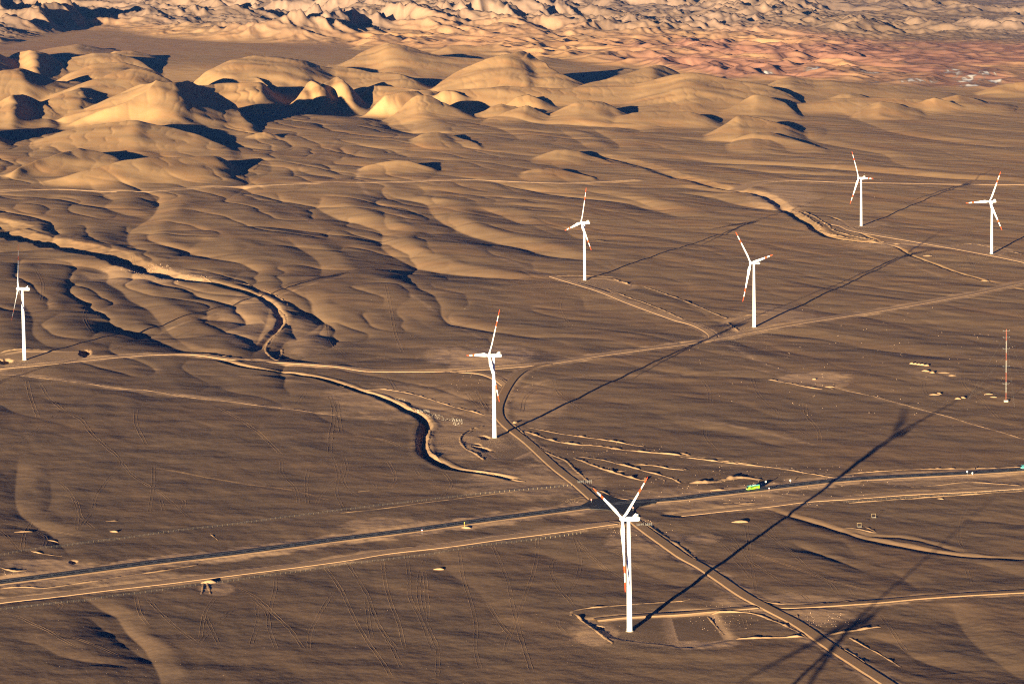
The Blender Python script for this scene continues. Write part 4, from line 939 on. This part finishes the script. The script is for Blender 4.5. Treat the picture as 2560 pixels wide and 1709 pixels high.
HID = [((2150, 1552), 205, 6, 'white wind turbine standing below the lower right corner of the picture'),
       ((-75, 968), 205, 25, 'white wind turbine standing outside the left edge of the picture')]
TG = 'wind turbines of the wind farm'
proto = make_turbine(); first = True
def place(g, yaw, ph, label):
    global first
    t = proto if first else copy_tree(proto)
    first = False
    z = float(sample(g[0], g[1]))
    t.location = (g[0], g[1], z+0.1); t.rotation_euler = (0, 0, math.radians(yaw)); set_rotor(t, ph); tag(t, label, 'wind turbine', TG)
for px, yaw, ph, lab in TURB: place(gnd(*px), yaw, math.radians(ph), lab)
for px, yaw, ph, lab in HID:
    s = gnd(*px); L = HUBH/(math.tan(SUN_EL)-0.0162)
    place(s-np.array([math.cos(SUN_AZ), math.sin(SUN_AZ)])*L, yaw, math.radians(ph), lab)

# measuring mast
g = gnd(2515, 1006); z0 = float(sample(*g)); mast = tag(empty('lattice_mast', (g[0], g[1], z0)), 'thin red and white banded lattice measuring mast on a concrete block', 'mast')
M_MR = simple('mast_red', (0.32, 0.09, 0.055), 0.6, 0.2); M_MW = simple('mast_white', (0.36, 0.33, 0.28), 0.6, 0.2)
b = MB(); b.box((0, 0, 0.6), (4.6, 3.6, 2.6), bev=.1); b.build('base', M_CONC, mast)
zs = [1.8, 9.6, 21.5, 31.5, 44.3, 52.5, 65.5, 78.0]
for i in range(7):
    b = MB(); za, zb = zs[i], zs[i+1]; w = 0.32
    cs = [(w*math.cos(a), w*math.sin(a)) for a in (0.5, 0.5+2*PI/3, 0.5+4*PI/3)]
    for c in cs: b.tube([(c[0], c[1], za), (c[0], c[1], zb)], 0.05, 6)
    n = max(3, int((zb-za)/1.4))
    for k in range(n):
        for j in range(3):
            a0, a1 = cs[j], cs[(j+1) % 3]; u = za+(zb-za)*k/n; v = za+(zb-za)*(k+1)/n
            if k % 2: a0, a1 = a1, a0
            b.tube([(a0[0], a0[1], u), (a1[0], a1[1], v)], 0.035, 4, cap=False)
    b.build('mast_section', M_MR if i % 2 == 0 else M_MW, mast)
for hz in (19.5, 38, 57, 69, 76):
    b = MB(); b.tube([(-3.4, -.6, hz), (3.4, .6, hz)], 0.09, 6); b.tube([(-3.4, -.6, hz), (-3.4, -.6, hz+1)], .12, 6); b.tube([(3.4, .6, hz), (3.4, .6, hz+1)], .12, 6); b.build('sensor_boom', M_STEEL, mast)
for a in (0.6, 0.6+2*PI/3, 0.6+4*PI/3):
    b = MB()
    for hz in (26, 50, 72): b.tube([(0.5*math.cos(a), 0.5*math.sin(a), hz), (42*math.cos(a), 42*math.sin(a), float(sample(g[0]+42*math.cos(a), g[1]+42*math.sin(a)))-z0)], 0.012, 4, cap=False)
    b.build('guy_wire', M_STEEL, mast)

# ---- vehicles on the highway
def road_pt(px, py, d=0.0):
    q = gnd(px, py); i = int(np.argmin(np.hypot(*(HW['p']-q).T))); n = normals2(HW['p'])[i]; t = np.array([n[1], -n[0]])
    q = HW['p'][i]+t*np.dot(q-HW['p'][i], t)+n*d
    return q, HW['z'][i]+HW['up']+0.14, math.atan2(t[1], t[0])
M_GREEN = simple('lime_green_paint', (0.20, 0.42, 0.02), 0.3, 0.5, var=0.03); M_TEAL = simple('teal_paint', (0.05, 0.22, 0.22), 0.35, 0.5, var=0.05)
M_GLASS = simple('dark_tinted_glass', (0.012, 0.016, 0.02), 0.12, 0.6, var=0.1); M_TYRE = simple('tyre_rubber', (0.02, 0.02, 0.02), 0.8, 0.2)
M_RIM = simple('wheel_rim', (0.6, 0.6, 0.58), 0.35, 0.5, metal=0.5); M_LAMP = simple('lamp_glass', (0.8, 0.8, 0.75), 0.2, 0.6); M_GREYR = simple('grey_roof_unit', (0.35, 0.42, 0.42), 0.5, 0.3)
def wheels(parent, spots, r=0.52):
    for x, y in spots:
        b = MB(); b.tube([(x, y-.16, r), (x, y+.16, r)], r, 20); w = b.build('wheel', M_TYRE, parent, True)
        s = -1 if y < 0 else 1
        b = MB(); b.tube([(x, y+s*.1, r), (x, y+s*.19, r)], [r*.55, r*.5], 14); b.build('rim', M_RIM, w)
def side_profile(b, prof, hw, m=0):
    """extrude an x-z outline to +-hw with slightly narrower top"""
    n = len(prof); V = [(x, -hw(z), z) for x, z in prof]+[(x, hw(z), z) for x, z in prof]
    F = [tuple(range(n)), tuple(range(2*n-1, n-1, -1))]+[(i, n+i, n+(i+1) % n, (i+1) % n) for i in range(n)]
    b.add(V, F, m)
q, zr, ang = road_pt(1865, 1221.5, 1.9)     # heading left
bus = tag(empty('coach_bus', (q[0], q[1], zr), ang+PI), 'lime green coach with a teal roof driving on the highway right of the junction', 'bus')
L2 = 6.9
b = MB(); side_profile(b, [(-L2, .45), (-L2, 3.3), (-L2+.3, 3.55), (L2-2.0, 3.62), (L2-1.0, 3.4), (L2-.25, 2.2), (L2, 1.2), (L2, .45), (L2-.15, .3), (-L2+.2, .3)], lambda z: 1.3 if z < 3.2 else 1.18)
body = b.build('body', M_GREEN, bus)
b = MB(); side_profile(b, [(-L2+.05, 3.42), (-L2+.3, 3.68), (L2-2.1, 3.76), (L2-.95, 3.47), (L2-.7, 2.9), (-L2+4, 2.95), (-L2+.05, 3.0)], lambda z: 1.33 if z < 3.3 else 1.15); b.build('roof_panel', M_TEAL, bus)
b = MB(); b.box((-1.5, 0, 3.88), (3.2, 1.7, .32), bev=.08); b.box((3.2, 0, 3.84), (1.0, 1.0, .2), bev=.05); b.build('air_conditioner', M_GREYR, bus)
b = MB(); b.add([(L2-.9, -1.2, 3.3), (L2-.9, 1.2, 3.3), (L2-.18, 1.28, 2.05), (L2-.18, -1.28, 2.05), (L2-.85, -1.2, 3.34), (L2-.85, 1.2, 3.34), (L2-.11, 1.28, 2.02), (L2-.11, -1.28, 2.02)], [(4,7,6,5),(0,1,2,3),(0,3,7,4),(1,5,6,2),(0,4,5,1),(3,2,6,7)]); b.add([(L2+.02, -1.2, 1.95), (L2-.16, -1.2, 2.1), (L2-.16, 1.2, 2.1), (L2+.02, 1.2, 1.95), (L2+.03, -1.2, 1.4), (L2+.03, 1.2, 1.4)], [(1,0,3,2),(0,4,5,3)]); b.build('windscreen', M_GLASS, bus)
for s in (-1, 1):
    b = MB(); b.box((-1.2, s*1.325, 2.62), (10.6, .04, .5)); b.build('window_band', M_GLASS, bus)
    b = MB(); b.add([(L2-3.6, s*1.34, 1.35), (L2-1.9, s*1.34, 2.3), (L2-6.9, s*1.34, 2.05), (L2-6.6, s*1.34, 1.55)], [(0,1,2,3) if s < 0 else (3,2,1,0)]); b.build('lower_window', M_GLASS, bus)
    b = MB(); b.box((L2-.02, s*.95, .8), (.16, .5, .24), bev=.04); b.build('headlight', M_LAMP, bus)
    b = MB(); b.tube([(L2-.5, s*1.3, 2.9), (L2+.1, s*1.55, 2.9), (L2+.15, s*1.55, 2.6)], .05, 6); b.box((L2+.15, s*1.55, 2.4), (.12, .22, .5), bev=.03); b.build('mirror', M_DARK, bus)
wheels(bus, [(L2-2.5, -1.2), (L2-2.5, 1.2), (-L2+3.9, -1.2), (-L2+3.9, 1.2), (-L2+2.6, -1.2), (-L2+2.6, 1.2)])
q, zr, ang = road_pt(2562, 1173.5, 1.9)
lor = tag(empty('lorry', (q[0], q[1], zr), ang+PI), 'dark teal lorry on the highway cut off by the right edge of the picture', 'lorry')
b = MB(); side_profile(b, [(2.6, .5), (2.6, 3.2), (3.0, 3.55), (4.4, 3.5), (4.95, 2.2), (5.05, .5)], lambda z: 1.25); b.build('cab', M_TEAL, lor)
b = MB(); b.add([(4.52, -1.15, 3.3), (4.52, 1.15, 3.3), (5.0, 1.2, 2.2), (5.0, -1.2, 2.2), (4.46, -1.15, 3.3), (4.46, 1.15, 3.3), (4.94, 1.2, 2.2), (4.94, -1.2, 2.2)], [(0,3,2,1),(4,5,6,7),(0,1,5,4),(3,7,6,2),(0,4,7,3),(1,2,6,5)]); b.build('windscreen', M_GLASS, lor)
b = MB(); b.box((-2.2, 0, 1.0), (9.2, 2.3, .35)); b.build('chassis', M_DARK, lor)
b = MB(); b.box((-2.3, 0, 2.45), (9.0, 2.5, 2.5), bev=.06); b.build('cargo_box', M_TEAL, lor)
for s in (-1, 1):
    b = MB(); b.box((5.06, s*.9, .85), (.12, .4, .25), bev=.03); b.build('headlight', M_LAMP, lor)
    b = MB(); b.box((3.7, s*1.27, 2.55), (1.1, .04, .7)); b.build('side_window', M_GLASS, lor)
wheels(lor, [(4.0, -1.1), (4.0, 1.1), (-4.0, -1.1), (-4.0, 1.1), (-5.4, -1.1), (-5.4, 1.1)])

# ---- road signs
M_SRED = simple('sign_red', (0.62, 0.05, 0.03), 0.5, 0.3); M_SWH = simple('sign_white', (0.8, 0.78, 0.74), 0.5, 0.3); M_SYE = simple('sign_yellow', (0.75, 0.48, 0.05), 0.5, 0.3)
def sign(px, py, kind, h, label, grp=None):
    g = gnd(px, py); z = float(sample(*g))
    o = tag(empty('road_sign', (g[0], g[1], z), 0.12), label, 'road sign', grp)
    b = MB(); b.tube([(0, 0, -.8), (0, 0, h)], .07, 8); b.build('post', M_STEEL if kind != 'delin' else M_SYE, o)
    b = MB()
    if kind == 'stop':
        V = [(.62*math.cos(PI/8+k*PI/4), -.09, h+.1+.62*math.sin(PI/8+k*PI/4)) for k in range(8)]; V += [(x, -.12, z_) for x, y, z_ in V]
        b.add(V, [tuple(range(8)), tuple(range(15, 7, -1))]+[(k, 8+k, 8+(k+1) % 8, (k+1) % 8) for k in range(8)]); b.build('sign_plate', M_SRED, o)
        b = MB(); b.box((0, -.135, h+.1), (.8, .02, .3)); b.build('sign_face', M_SWH, o)
    elif kind == 'round':
        b.tube([(0, -.09, h), (0, -.13, h)], .55, 20); b.build('sign_plate', M_SRED, o)
        b = MB(); b.tube([(0, -.13, h), (0, -.15, h)], .38, 20); b.build('sign_face', M_SWH, o)
    elif kind == 'panel':
        b.box((0, -.1, h-.7), (1.0, .06, 1.5), bev=.02); b.build('sign_plate', M_SWH, o)
    else:
        b.box((0, -.1, h-.3), (.5, .06, .9), bev=.02); b.build('sign_plate', M_SYE, o)
    return o
sign(*src(8, 560, 538), 'round', 3.2, 'small round red and white sign on the highway verge left of the yellow post')
sign(*src(8, 850, 492), 'delin', 4.4, 'yellow marker post beside a small orange sand heap on the near verge of the highway')
sign(*src(8, 2001, 384), 'stop', 3.0, 'red stop sign on a post just behind the nearest turbine at the junction')
sign(1478.3, 1257, 'stop', 2.8, 'small sign at the mouth of the dirt road on the left side of the junction')
sign(1904.3, 1216, 'round', 2.4, 'small round red and white sign on the far verge behind the green coach')
sign(1914.2, 1213.5, 'panel', 4.0, 'tall white panel sign on the far verge behind the green bus')
sign(1922.6, 1229, 'round', 2.8, 'small round red and white sign on the near verge right of the green bus')
sign(1975.8, 1207, 'panel', 3.0, 'pale panel sign alone on the far verge right of the coach')
sign(*src(9, 1961, 137), 'panel', 4.6, 'tall white panel sign by the highway near the right edge, left one of two')
sign(*src(9, 1996, 136), 'panel', 3.0, 'lower white panel sign by the highway near the right edge, right of two')

# ---- cattle-grid gates across the dirt roads
def gate(px, py, rz, label):
    g = gnd(px, py); z = float(sample(*g))+0.4
    o = tag(empty('gate', (g[0], g[1], z), rz), label, 'gate', 'pale pipe gates across the dirt roads')
    for i in range(8):
        x = -6.3+1.8*i; b = MB(); b.tube([(x, 0, -1.2), (x, 0, 2.3+(.3 if i in (0, 3, 4, 7) else 0))], .06, 6); b.build('post', M_STEEL, o)
    for x0, x1 in ((-6.3, -.9), (.9, 6.3)):
        b = MB()
        for zz in (.5, 1.2, 1.9): b.tube([(x0, 0, zz), (x1, 0, zz)], .035, 6)
        b.tube([(x0, 0, .5), (x1, 0, 1.9)], .05, 6); b.build('gate_leaf', M_STEEL, o)
gate(1462, 1208, 0.15, 'pale pipe gate across the dirt road above the highway junction')
gate(1611, 1316, 0.15, 'pale pipe gate across the dirt road right of the nearest turbine')

# ---- test frames on the plain
for (x, y, lab) in ((1225, 480, 'small open wooden frame on a pale slab below the highway, nearer of two'), (1323, 418, 'small open wooden frame on a pale slab, the one closer to the fence')):
    g = gnd(*src(9, x, y)); z = float(sample(*g)); o = tag(empty('wooden_frame', (g[0], g[1], z), .1), lab, 'frame')
    b = MB(); b.box((0, 0, .02), (3.9, 2.6, .5), bev=.04); b.build('slab', M_CONC, o)
    for sx in (-1.7, 1.7):
        b = MB(); b.box((sx, .9, 1.5), (.12, .12, 3.2)); b.build('post', M_POST, o)
    b = MB(); b.box((0, .9, 3.0), (3.8, .14, .18)); b.build('crossbar', M_POST, o)

# ---- fences along the highway corridor
post_me = None
def fence(chunks, label, spacing=5.0, h=1.6):
    global post_me
    p = smooth_path(P2(*chunks), 3.0); ar = arcs(p); n = int(ar[-1]/spacing)
    if post_me is None:
        b = MB(); b.tube([(0, 0, -.5), (0, 0, h)], .03, 6)
        o = b.build('post', M_POST); post_me = o.data; bpy.data.objects.remove(o)
    x = np.interp(np.arange(n)*spacing, ar, p[:, 0]); y = np.interp(np.arange(n)*spacing, ar, p[:, 1]); z = sample(x, y)
    f = tag(empty('wire_fence', (x[0], y[0], z[0])), label, 'fence', 'wire fences along the highway corridor')
    for i in range(min(n, 100)):
        o = bpy.data.objects.new('post', post_me); C.objects.link(o); o.parent = f; o.location = (x[i]-x[0], y[i]-y[0], z[i]-z[0])
    if n > 100:
        b = MB()
        for i in range(100, n):
            c = (x[i]-x[0], y[i]-y[0], z[i]-z[0]); b.tube([(c[0], c[1], c[2]-.5), (c[0], c[1], c[2]+h)], .11, 6)
        o = b.build('post', M_POST, f); o['kind'] = 'stuff'
    b = MB()
    for hz in (.4, .8, 1.2, 1.5):
        b.tube([(x[i]-x[0], y[i]-y[0], z[i]-z[0]+hz) for i in range(n)], .012, 4, cap=False)
    b.build('wire', M_STEEL, f)
fence([(7, [(0,682),(200,642),(510,602),(800,566),(1200,512),(1600,462),(2000,412),(2330,372)]), (8, [(300,336),(500,318),(900,270),(1300,235),(1630,196)])], 'wire fence of thin yellowish posts on the plain above the highway')
fence([(7, [(0,1056),(400,1012),(900,942),(1500,862),(2000,792),(2330,742)]), (8, [(300,712),(700,662),(1000,620),(1500,560),(1680,530)])], 'wire fence of thin yellowish posts below the pale service track, lower left')
fence([(9, [(1120,322),(1500,292),(2000,257),(2349,232)])], 'wire fence along the lower edge of the service track at the right')

# ---- spoil heaps and stones
def heap(px, py, lx, ly, h, rz, label, mat=None, seed=0):
    g = gnd(px, py); z = float(sample(*g)); rr = random.Random(seed)
    V = []; F = []; n = 22; m = 8; ph = [rr.uniform(0, 6) for _ in range(6)]
    for i in range(m+1):
        t = i/m; r = 1-t
        hh = h*(1-(1-t)**1.9*1.0)-0.35*(t == 0)
        for k in range(n):
            a = 2*PI*k/n; w = 1+.16*math.sin(2*a+ph[0])+.10*math.sin(3*a+ph[1])+.07*math.sin(5*a+ph[2])
            V.append((lx*r*w*math.cos(a)+lx*.12*t*math.sin(ph[3]), ly*r*w*math.sin(a), hh*(1+.12*math.sin(3*a+ph[4])*(1-t))+rr.uniform(-.05, .05)*h))
    for i in range(m):
        for k in range(n): j = (k+1) % n; F.append((i*n+k, i*n+j, i*n+n+j, i*n+n+k))
    o = link_mesh('spoil_heap', V, F, mat or M_EARTH); o.location = (g[0], g[1], z-.05); o.rotation_euler = (0, 0, rz)
    tag(o, label, 'earth heap', 'heaps of dug earth on the plain')
HEAPS = [
 (6,1582,930,3.2,2.4,1.9,'small earth heap, first at the left of the row on the right-hand plain'),(6,1606,933,2.8,2.2,1.8,'small earth heap, second of the row on the right-hand plain'),(6,1630,936,3.0,2.4,2.0,'small earth heap, third of the row on the right-hand plain'),(6,1655,940,3.2,2.2,1.9,'small earth heap, fourth of the row on the right-hand plain'),(6,1682,943,3.0,2.2,1.7,'small earth heap, last at the right of the row on the right-hand plain'),
 (6,1678,983,5,3,1.6,'broad low earth heap just below the row of small heaps'),(6,1722,992,4,3,1.8,'earth heap below the right end of the row of small heaps'),(6,1797,990,7,3,.9,'long flat pale earth heap left of the mast'),(6,1860,1010,4.4,3,1.1,'low earth heap right of the long flat one, left of the mast'),
 (6,1735,1141,6,2.6,1.2,'low earth heap above the round nacelle shadow'),(6,1765,1135,3.4,2.4,1.6,'darker pointed earth heap beside the low one above the nacelle shadow'),(6,1898,1172,3.6,2.6,1.7,'left of two earth heaps touching the long turbine shadow'),(6,1930,1166,3.2,2.6,1.8,'right of two earth heaps touching the long turbine shadow'),
 (6,2108,1140,5,2.4,1.2,'low earth heap at the tip of the long turbine shadow, nearer the mast'),(6,2145,1162,4,2,1.0,'low earth heap left of the mast foot'),(6,1020,1083,6,3,1.3,'earth heap at the corner of the scraped rectangle on the right-hand plain'),(6,915,1032,2.4,2,1.2,'tiny earth heap inside the scraped rectangle on the right-hand plain'),
 (8,675,768,4.6,1.8,1.2,'small bright earth heap among the wheel tracks below the highway'),(7,1425,858,5.5,4,2.0,'orange earth heap below the service track with ramps at its foot'),(8,860,494,5,2.2,1.3,'orange sand heap at the foot of the yellow marker post'),
 (9,410,455,9,3,1.6,'low earth heap under the far end of the service track, right of the gate'),
 (7,780,512,3.5,2,1.0,'tiny earth heap on the plain above the highway at left'),(6,1480,108,7,5,2.0,'small bright earth heap beside the dark wash in the upper right'),(6,1690,192,8,5,1.8,'earth heap right of the rotor shadow beside the dark wash'),(6,2085,358,8,6,2.0,'earth heap beside the wash near the long dirt road at the right'),
 (9,1780,290,3,2,.8,'very small earth heap below the service track at right'),(5,1195,1320,3,4,1.6,'small earth heap where the long shadow of the middle turbine starts'),
]
for i, (rg, x, y, lx, ly, h, lab) in enumerate(HEAPS): heap(*src(rg, x, y), lx, ly, h, random.uniform(-.3, .3), lab, seed=i)
# rubble: angular pale stones dumped beside the wash, and loose stones
M_STONE = simple('pale_rubble', (0.30, 0.25, 0.19), 0.9, 0.1, var=0.35, scale=0.6); M_DSTONE = simple('brown_stone', (0.30, 0.20, 0.13), 0.9, 0.1, var=0.35, scale=0.6)
def stones(name, centres, mat, label=None):
    b = MB()
    for rg, x, y, rx, ry, n, s0, s1 in centres:
        for _ in range(n):
            rr = math.sqrt(random.random()); a = random.uniform(0, 2*PI)
            sx, sy = src(rg, x+rx*rr*math.cos(a), y+ry*rr*math.sin(a)); g = gnd(sx, sy); z = float(sample(*g)); s = random.uniform(s0, s1)
            V = []
            for v in [(-1,-1,-1),(1,-1,-1),(1,1,-1),(-1,1,-1),(-.7,-.6,1),(.6,-.7,.8),(.7,.6,1),(-.6,.7,.7)]:
                V.append((g[0]+s*v[0]*random.uniform(.5, 1.2), g[1]+s*v[1]*random.uniform(.5, 1.2), z+s*.6*v[2]*random.uniform(.6, 1.1)))
            b.add(V, [(0,3,2,1),(4,5,6,7),(0,1,5,4),(1,2,6,5),(2,3,7,6),(3,0,4,7)])
    o = b.build(name, mat); o['kind'] = 'stuff'; return o
o = stones('rubble', [(5,560,1238,55,12,170,.12,.55),(5,640,1270,60,14,90,.12,.4),(5,800,1310,42,26,120,.12,.6),(5,410,1165,40,10,40,.2,.5),(5,720,1290,60,12,30,.2,.5)], M_STONE)
o = stones('loose_stones', [(8,1580,310,60,14,40,.15,.35),(7,60,800,120,24,22,.2,.4),(4,1000,270,180,34,160,.3,.9),(4,1250,330,200,20,60,.3,.8),(5,1850,1500,400,60,40,.2,.5),(8,2000,500,300,60,60,.2,.5),(9,1000,1120,240,50,70,.2,.5),(5,1050,1050,300,200,60,.2,.5),(7,1175,1300,1175,250,70,.1,.25),(8,1000,1200,1000,350,60,.1,.25),(9,600,200,900,150,150,.2,.6),(9,300,1100,250,100,80,.15,.4),(6,1200,900,1200,400,120,.3,.7)], M_DSTONE)
o = stones('pale_stones', [(6,1200,1000,1200,500,24,.2,.35),(3,1500,1200,900,300,10,.4,.8),(5,600,500,600,400,8,.3,.5),(8,1900,215,100,30,4,.2,.5)], M_STONE)

# ------------------------------------------------------------------ light, air, camera
w = bpy.data.worlds.new('World'); scene.world = w; w.use_nodes = True
nt = w.node_tree; bg = nt.nodes['Background']; sky = nt.nodes.new('ShaderNodeTexSky'); sky.sky_type = 'NISHITA'; sky.sun_disc = False
sky.sun_elevation = SUN_EL; sky.air_density = 0.8; sky.dust_density = 0.0; sky.ozone_density = 4.0; sky.altitude = 2500
sx, sy = -math.cos(SUN_AZ), -math.sin(SUN_AZ)
sky.sun_rotation = math.atan2(sx, sy)
tn = nt.nodes.new('ShaderNodeMix'); tn.data_type = 'RGBA'; tn.blend_type = 'MULTIPLY'; tn.inputs[0].default_value = 1; tn.inputs[7].default_value = (0.14, 0.24, 0.52, 1)
nt.links.new(sky.outputs[0], tn.inputs[6]); nt.links.new(tn.outputs[2], bg.inputs['Color']); bg.inputs['Strength'].default_value = 0.05
sun = bpy.data.lights.new('sun', 'SUN'); sun.energy = 5.0; sun.angle = math.radians(0.25); sun.color = (1.0, 0.83, 0.55)
so = bpy.data.objects.new('sun', sun); C.objects.link(so)
d = Vector((math.cos(SUN_AZ)*math.cos(SUN_EL), math.sin(SUN_AZ)*math.cos(SUN_EL), -math.sin(SUN_EL)))
so.rotation_euler = d.to_track_quat('-Z', 'Y').to_euler(); so.location = (-500, 0, 900)

# haze
b = MB(); X0, X1, Y0_, Y1_ = -26000, 26000, -500, 71000; Zl = float(Z.min())-1.0; Zh = 600.0
Zh = max(Zh, float(Z.max())+5)
b.add([(x, y, z) for z in (Zl, Zh) for y in (Y0_, Y1_) for x in (X0, X1)], [(0,2,3,1),(4,5,7,6),(0,1,5,4),(2,6,7,3),(0,4,6,2),(1,3,7,5)])
hm = bpy.data.materials.new('haze'); hm.use_nodes = True; ht = hm.node_tree; ht.nodes.remove(ht.nodes['Principled BSDF'])
pv_ = ht.nodes.new('ShaderNodeVolumePrincipled'); pv_.inputs['Color'].default_value = (0.16, 0.42, 1.0, 1); pv_.inputs['Density'].default_value = 3.5e-6; pv_.inputs['Anisotropy'].default_value = 0.2
ht.links.new(pv_.outputs[0], ht.nodes['Material Output'].inputs['Volume'])
HAZE = True
if HAZE:
    ho = b.build('haze', hm); ho['kind'] = 'stuff'

cam = bpy.data.cameras.new('camera'); co = bpy.data.objects.new('camera', cam); C.objects.link(co); scene.camera = co
cam.sensor_width = 36.0; cam.sensor_fit = 'HORIZONTAL'; cam.lens = F_PX/IW*36.0; cam.clip_start = 5; cam.clip_end = 120000
co.matrix_world = Matrix(((RT[0], UP[0], -FW[0], 0), (RT[1], UP[1], -FW[1], 0), (RT[2], UP[2], -FW[2], HC), (0, 0, 0, 1)))
scene.view_settings.view_transform = 'Standard'; scene.view_settings.look = 'None'; scene.view_settings.exposure = 2.45; scene.view_settings.gamma = 1
scene.cycles.max_bounces = 4; scene.cycles.diffuse_bounces = 1; scene.cycles.volume_bounces = 0; scene.cycles.use_denoising = False; scene.cycles.filter_width = 1.2
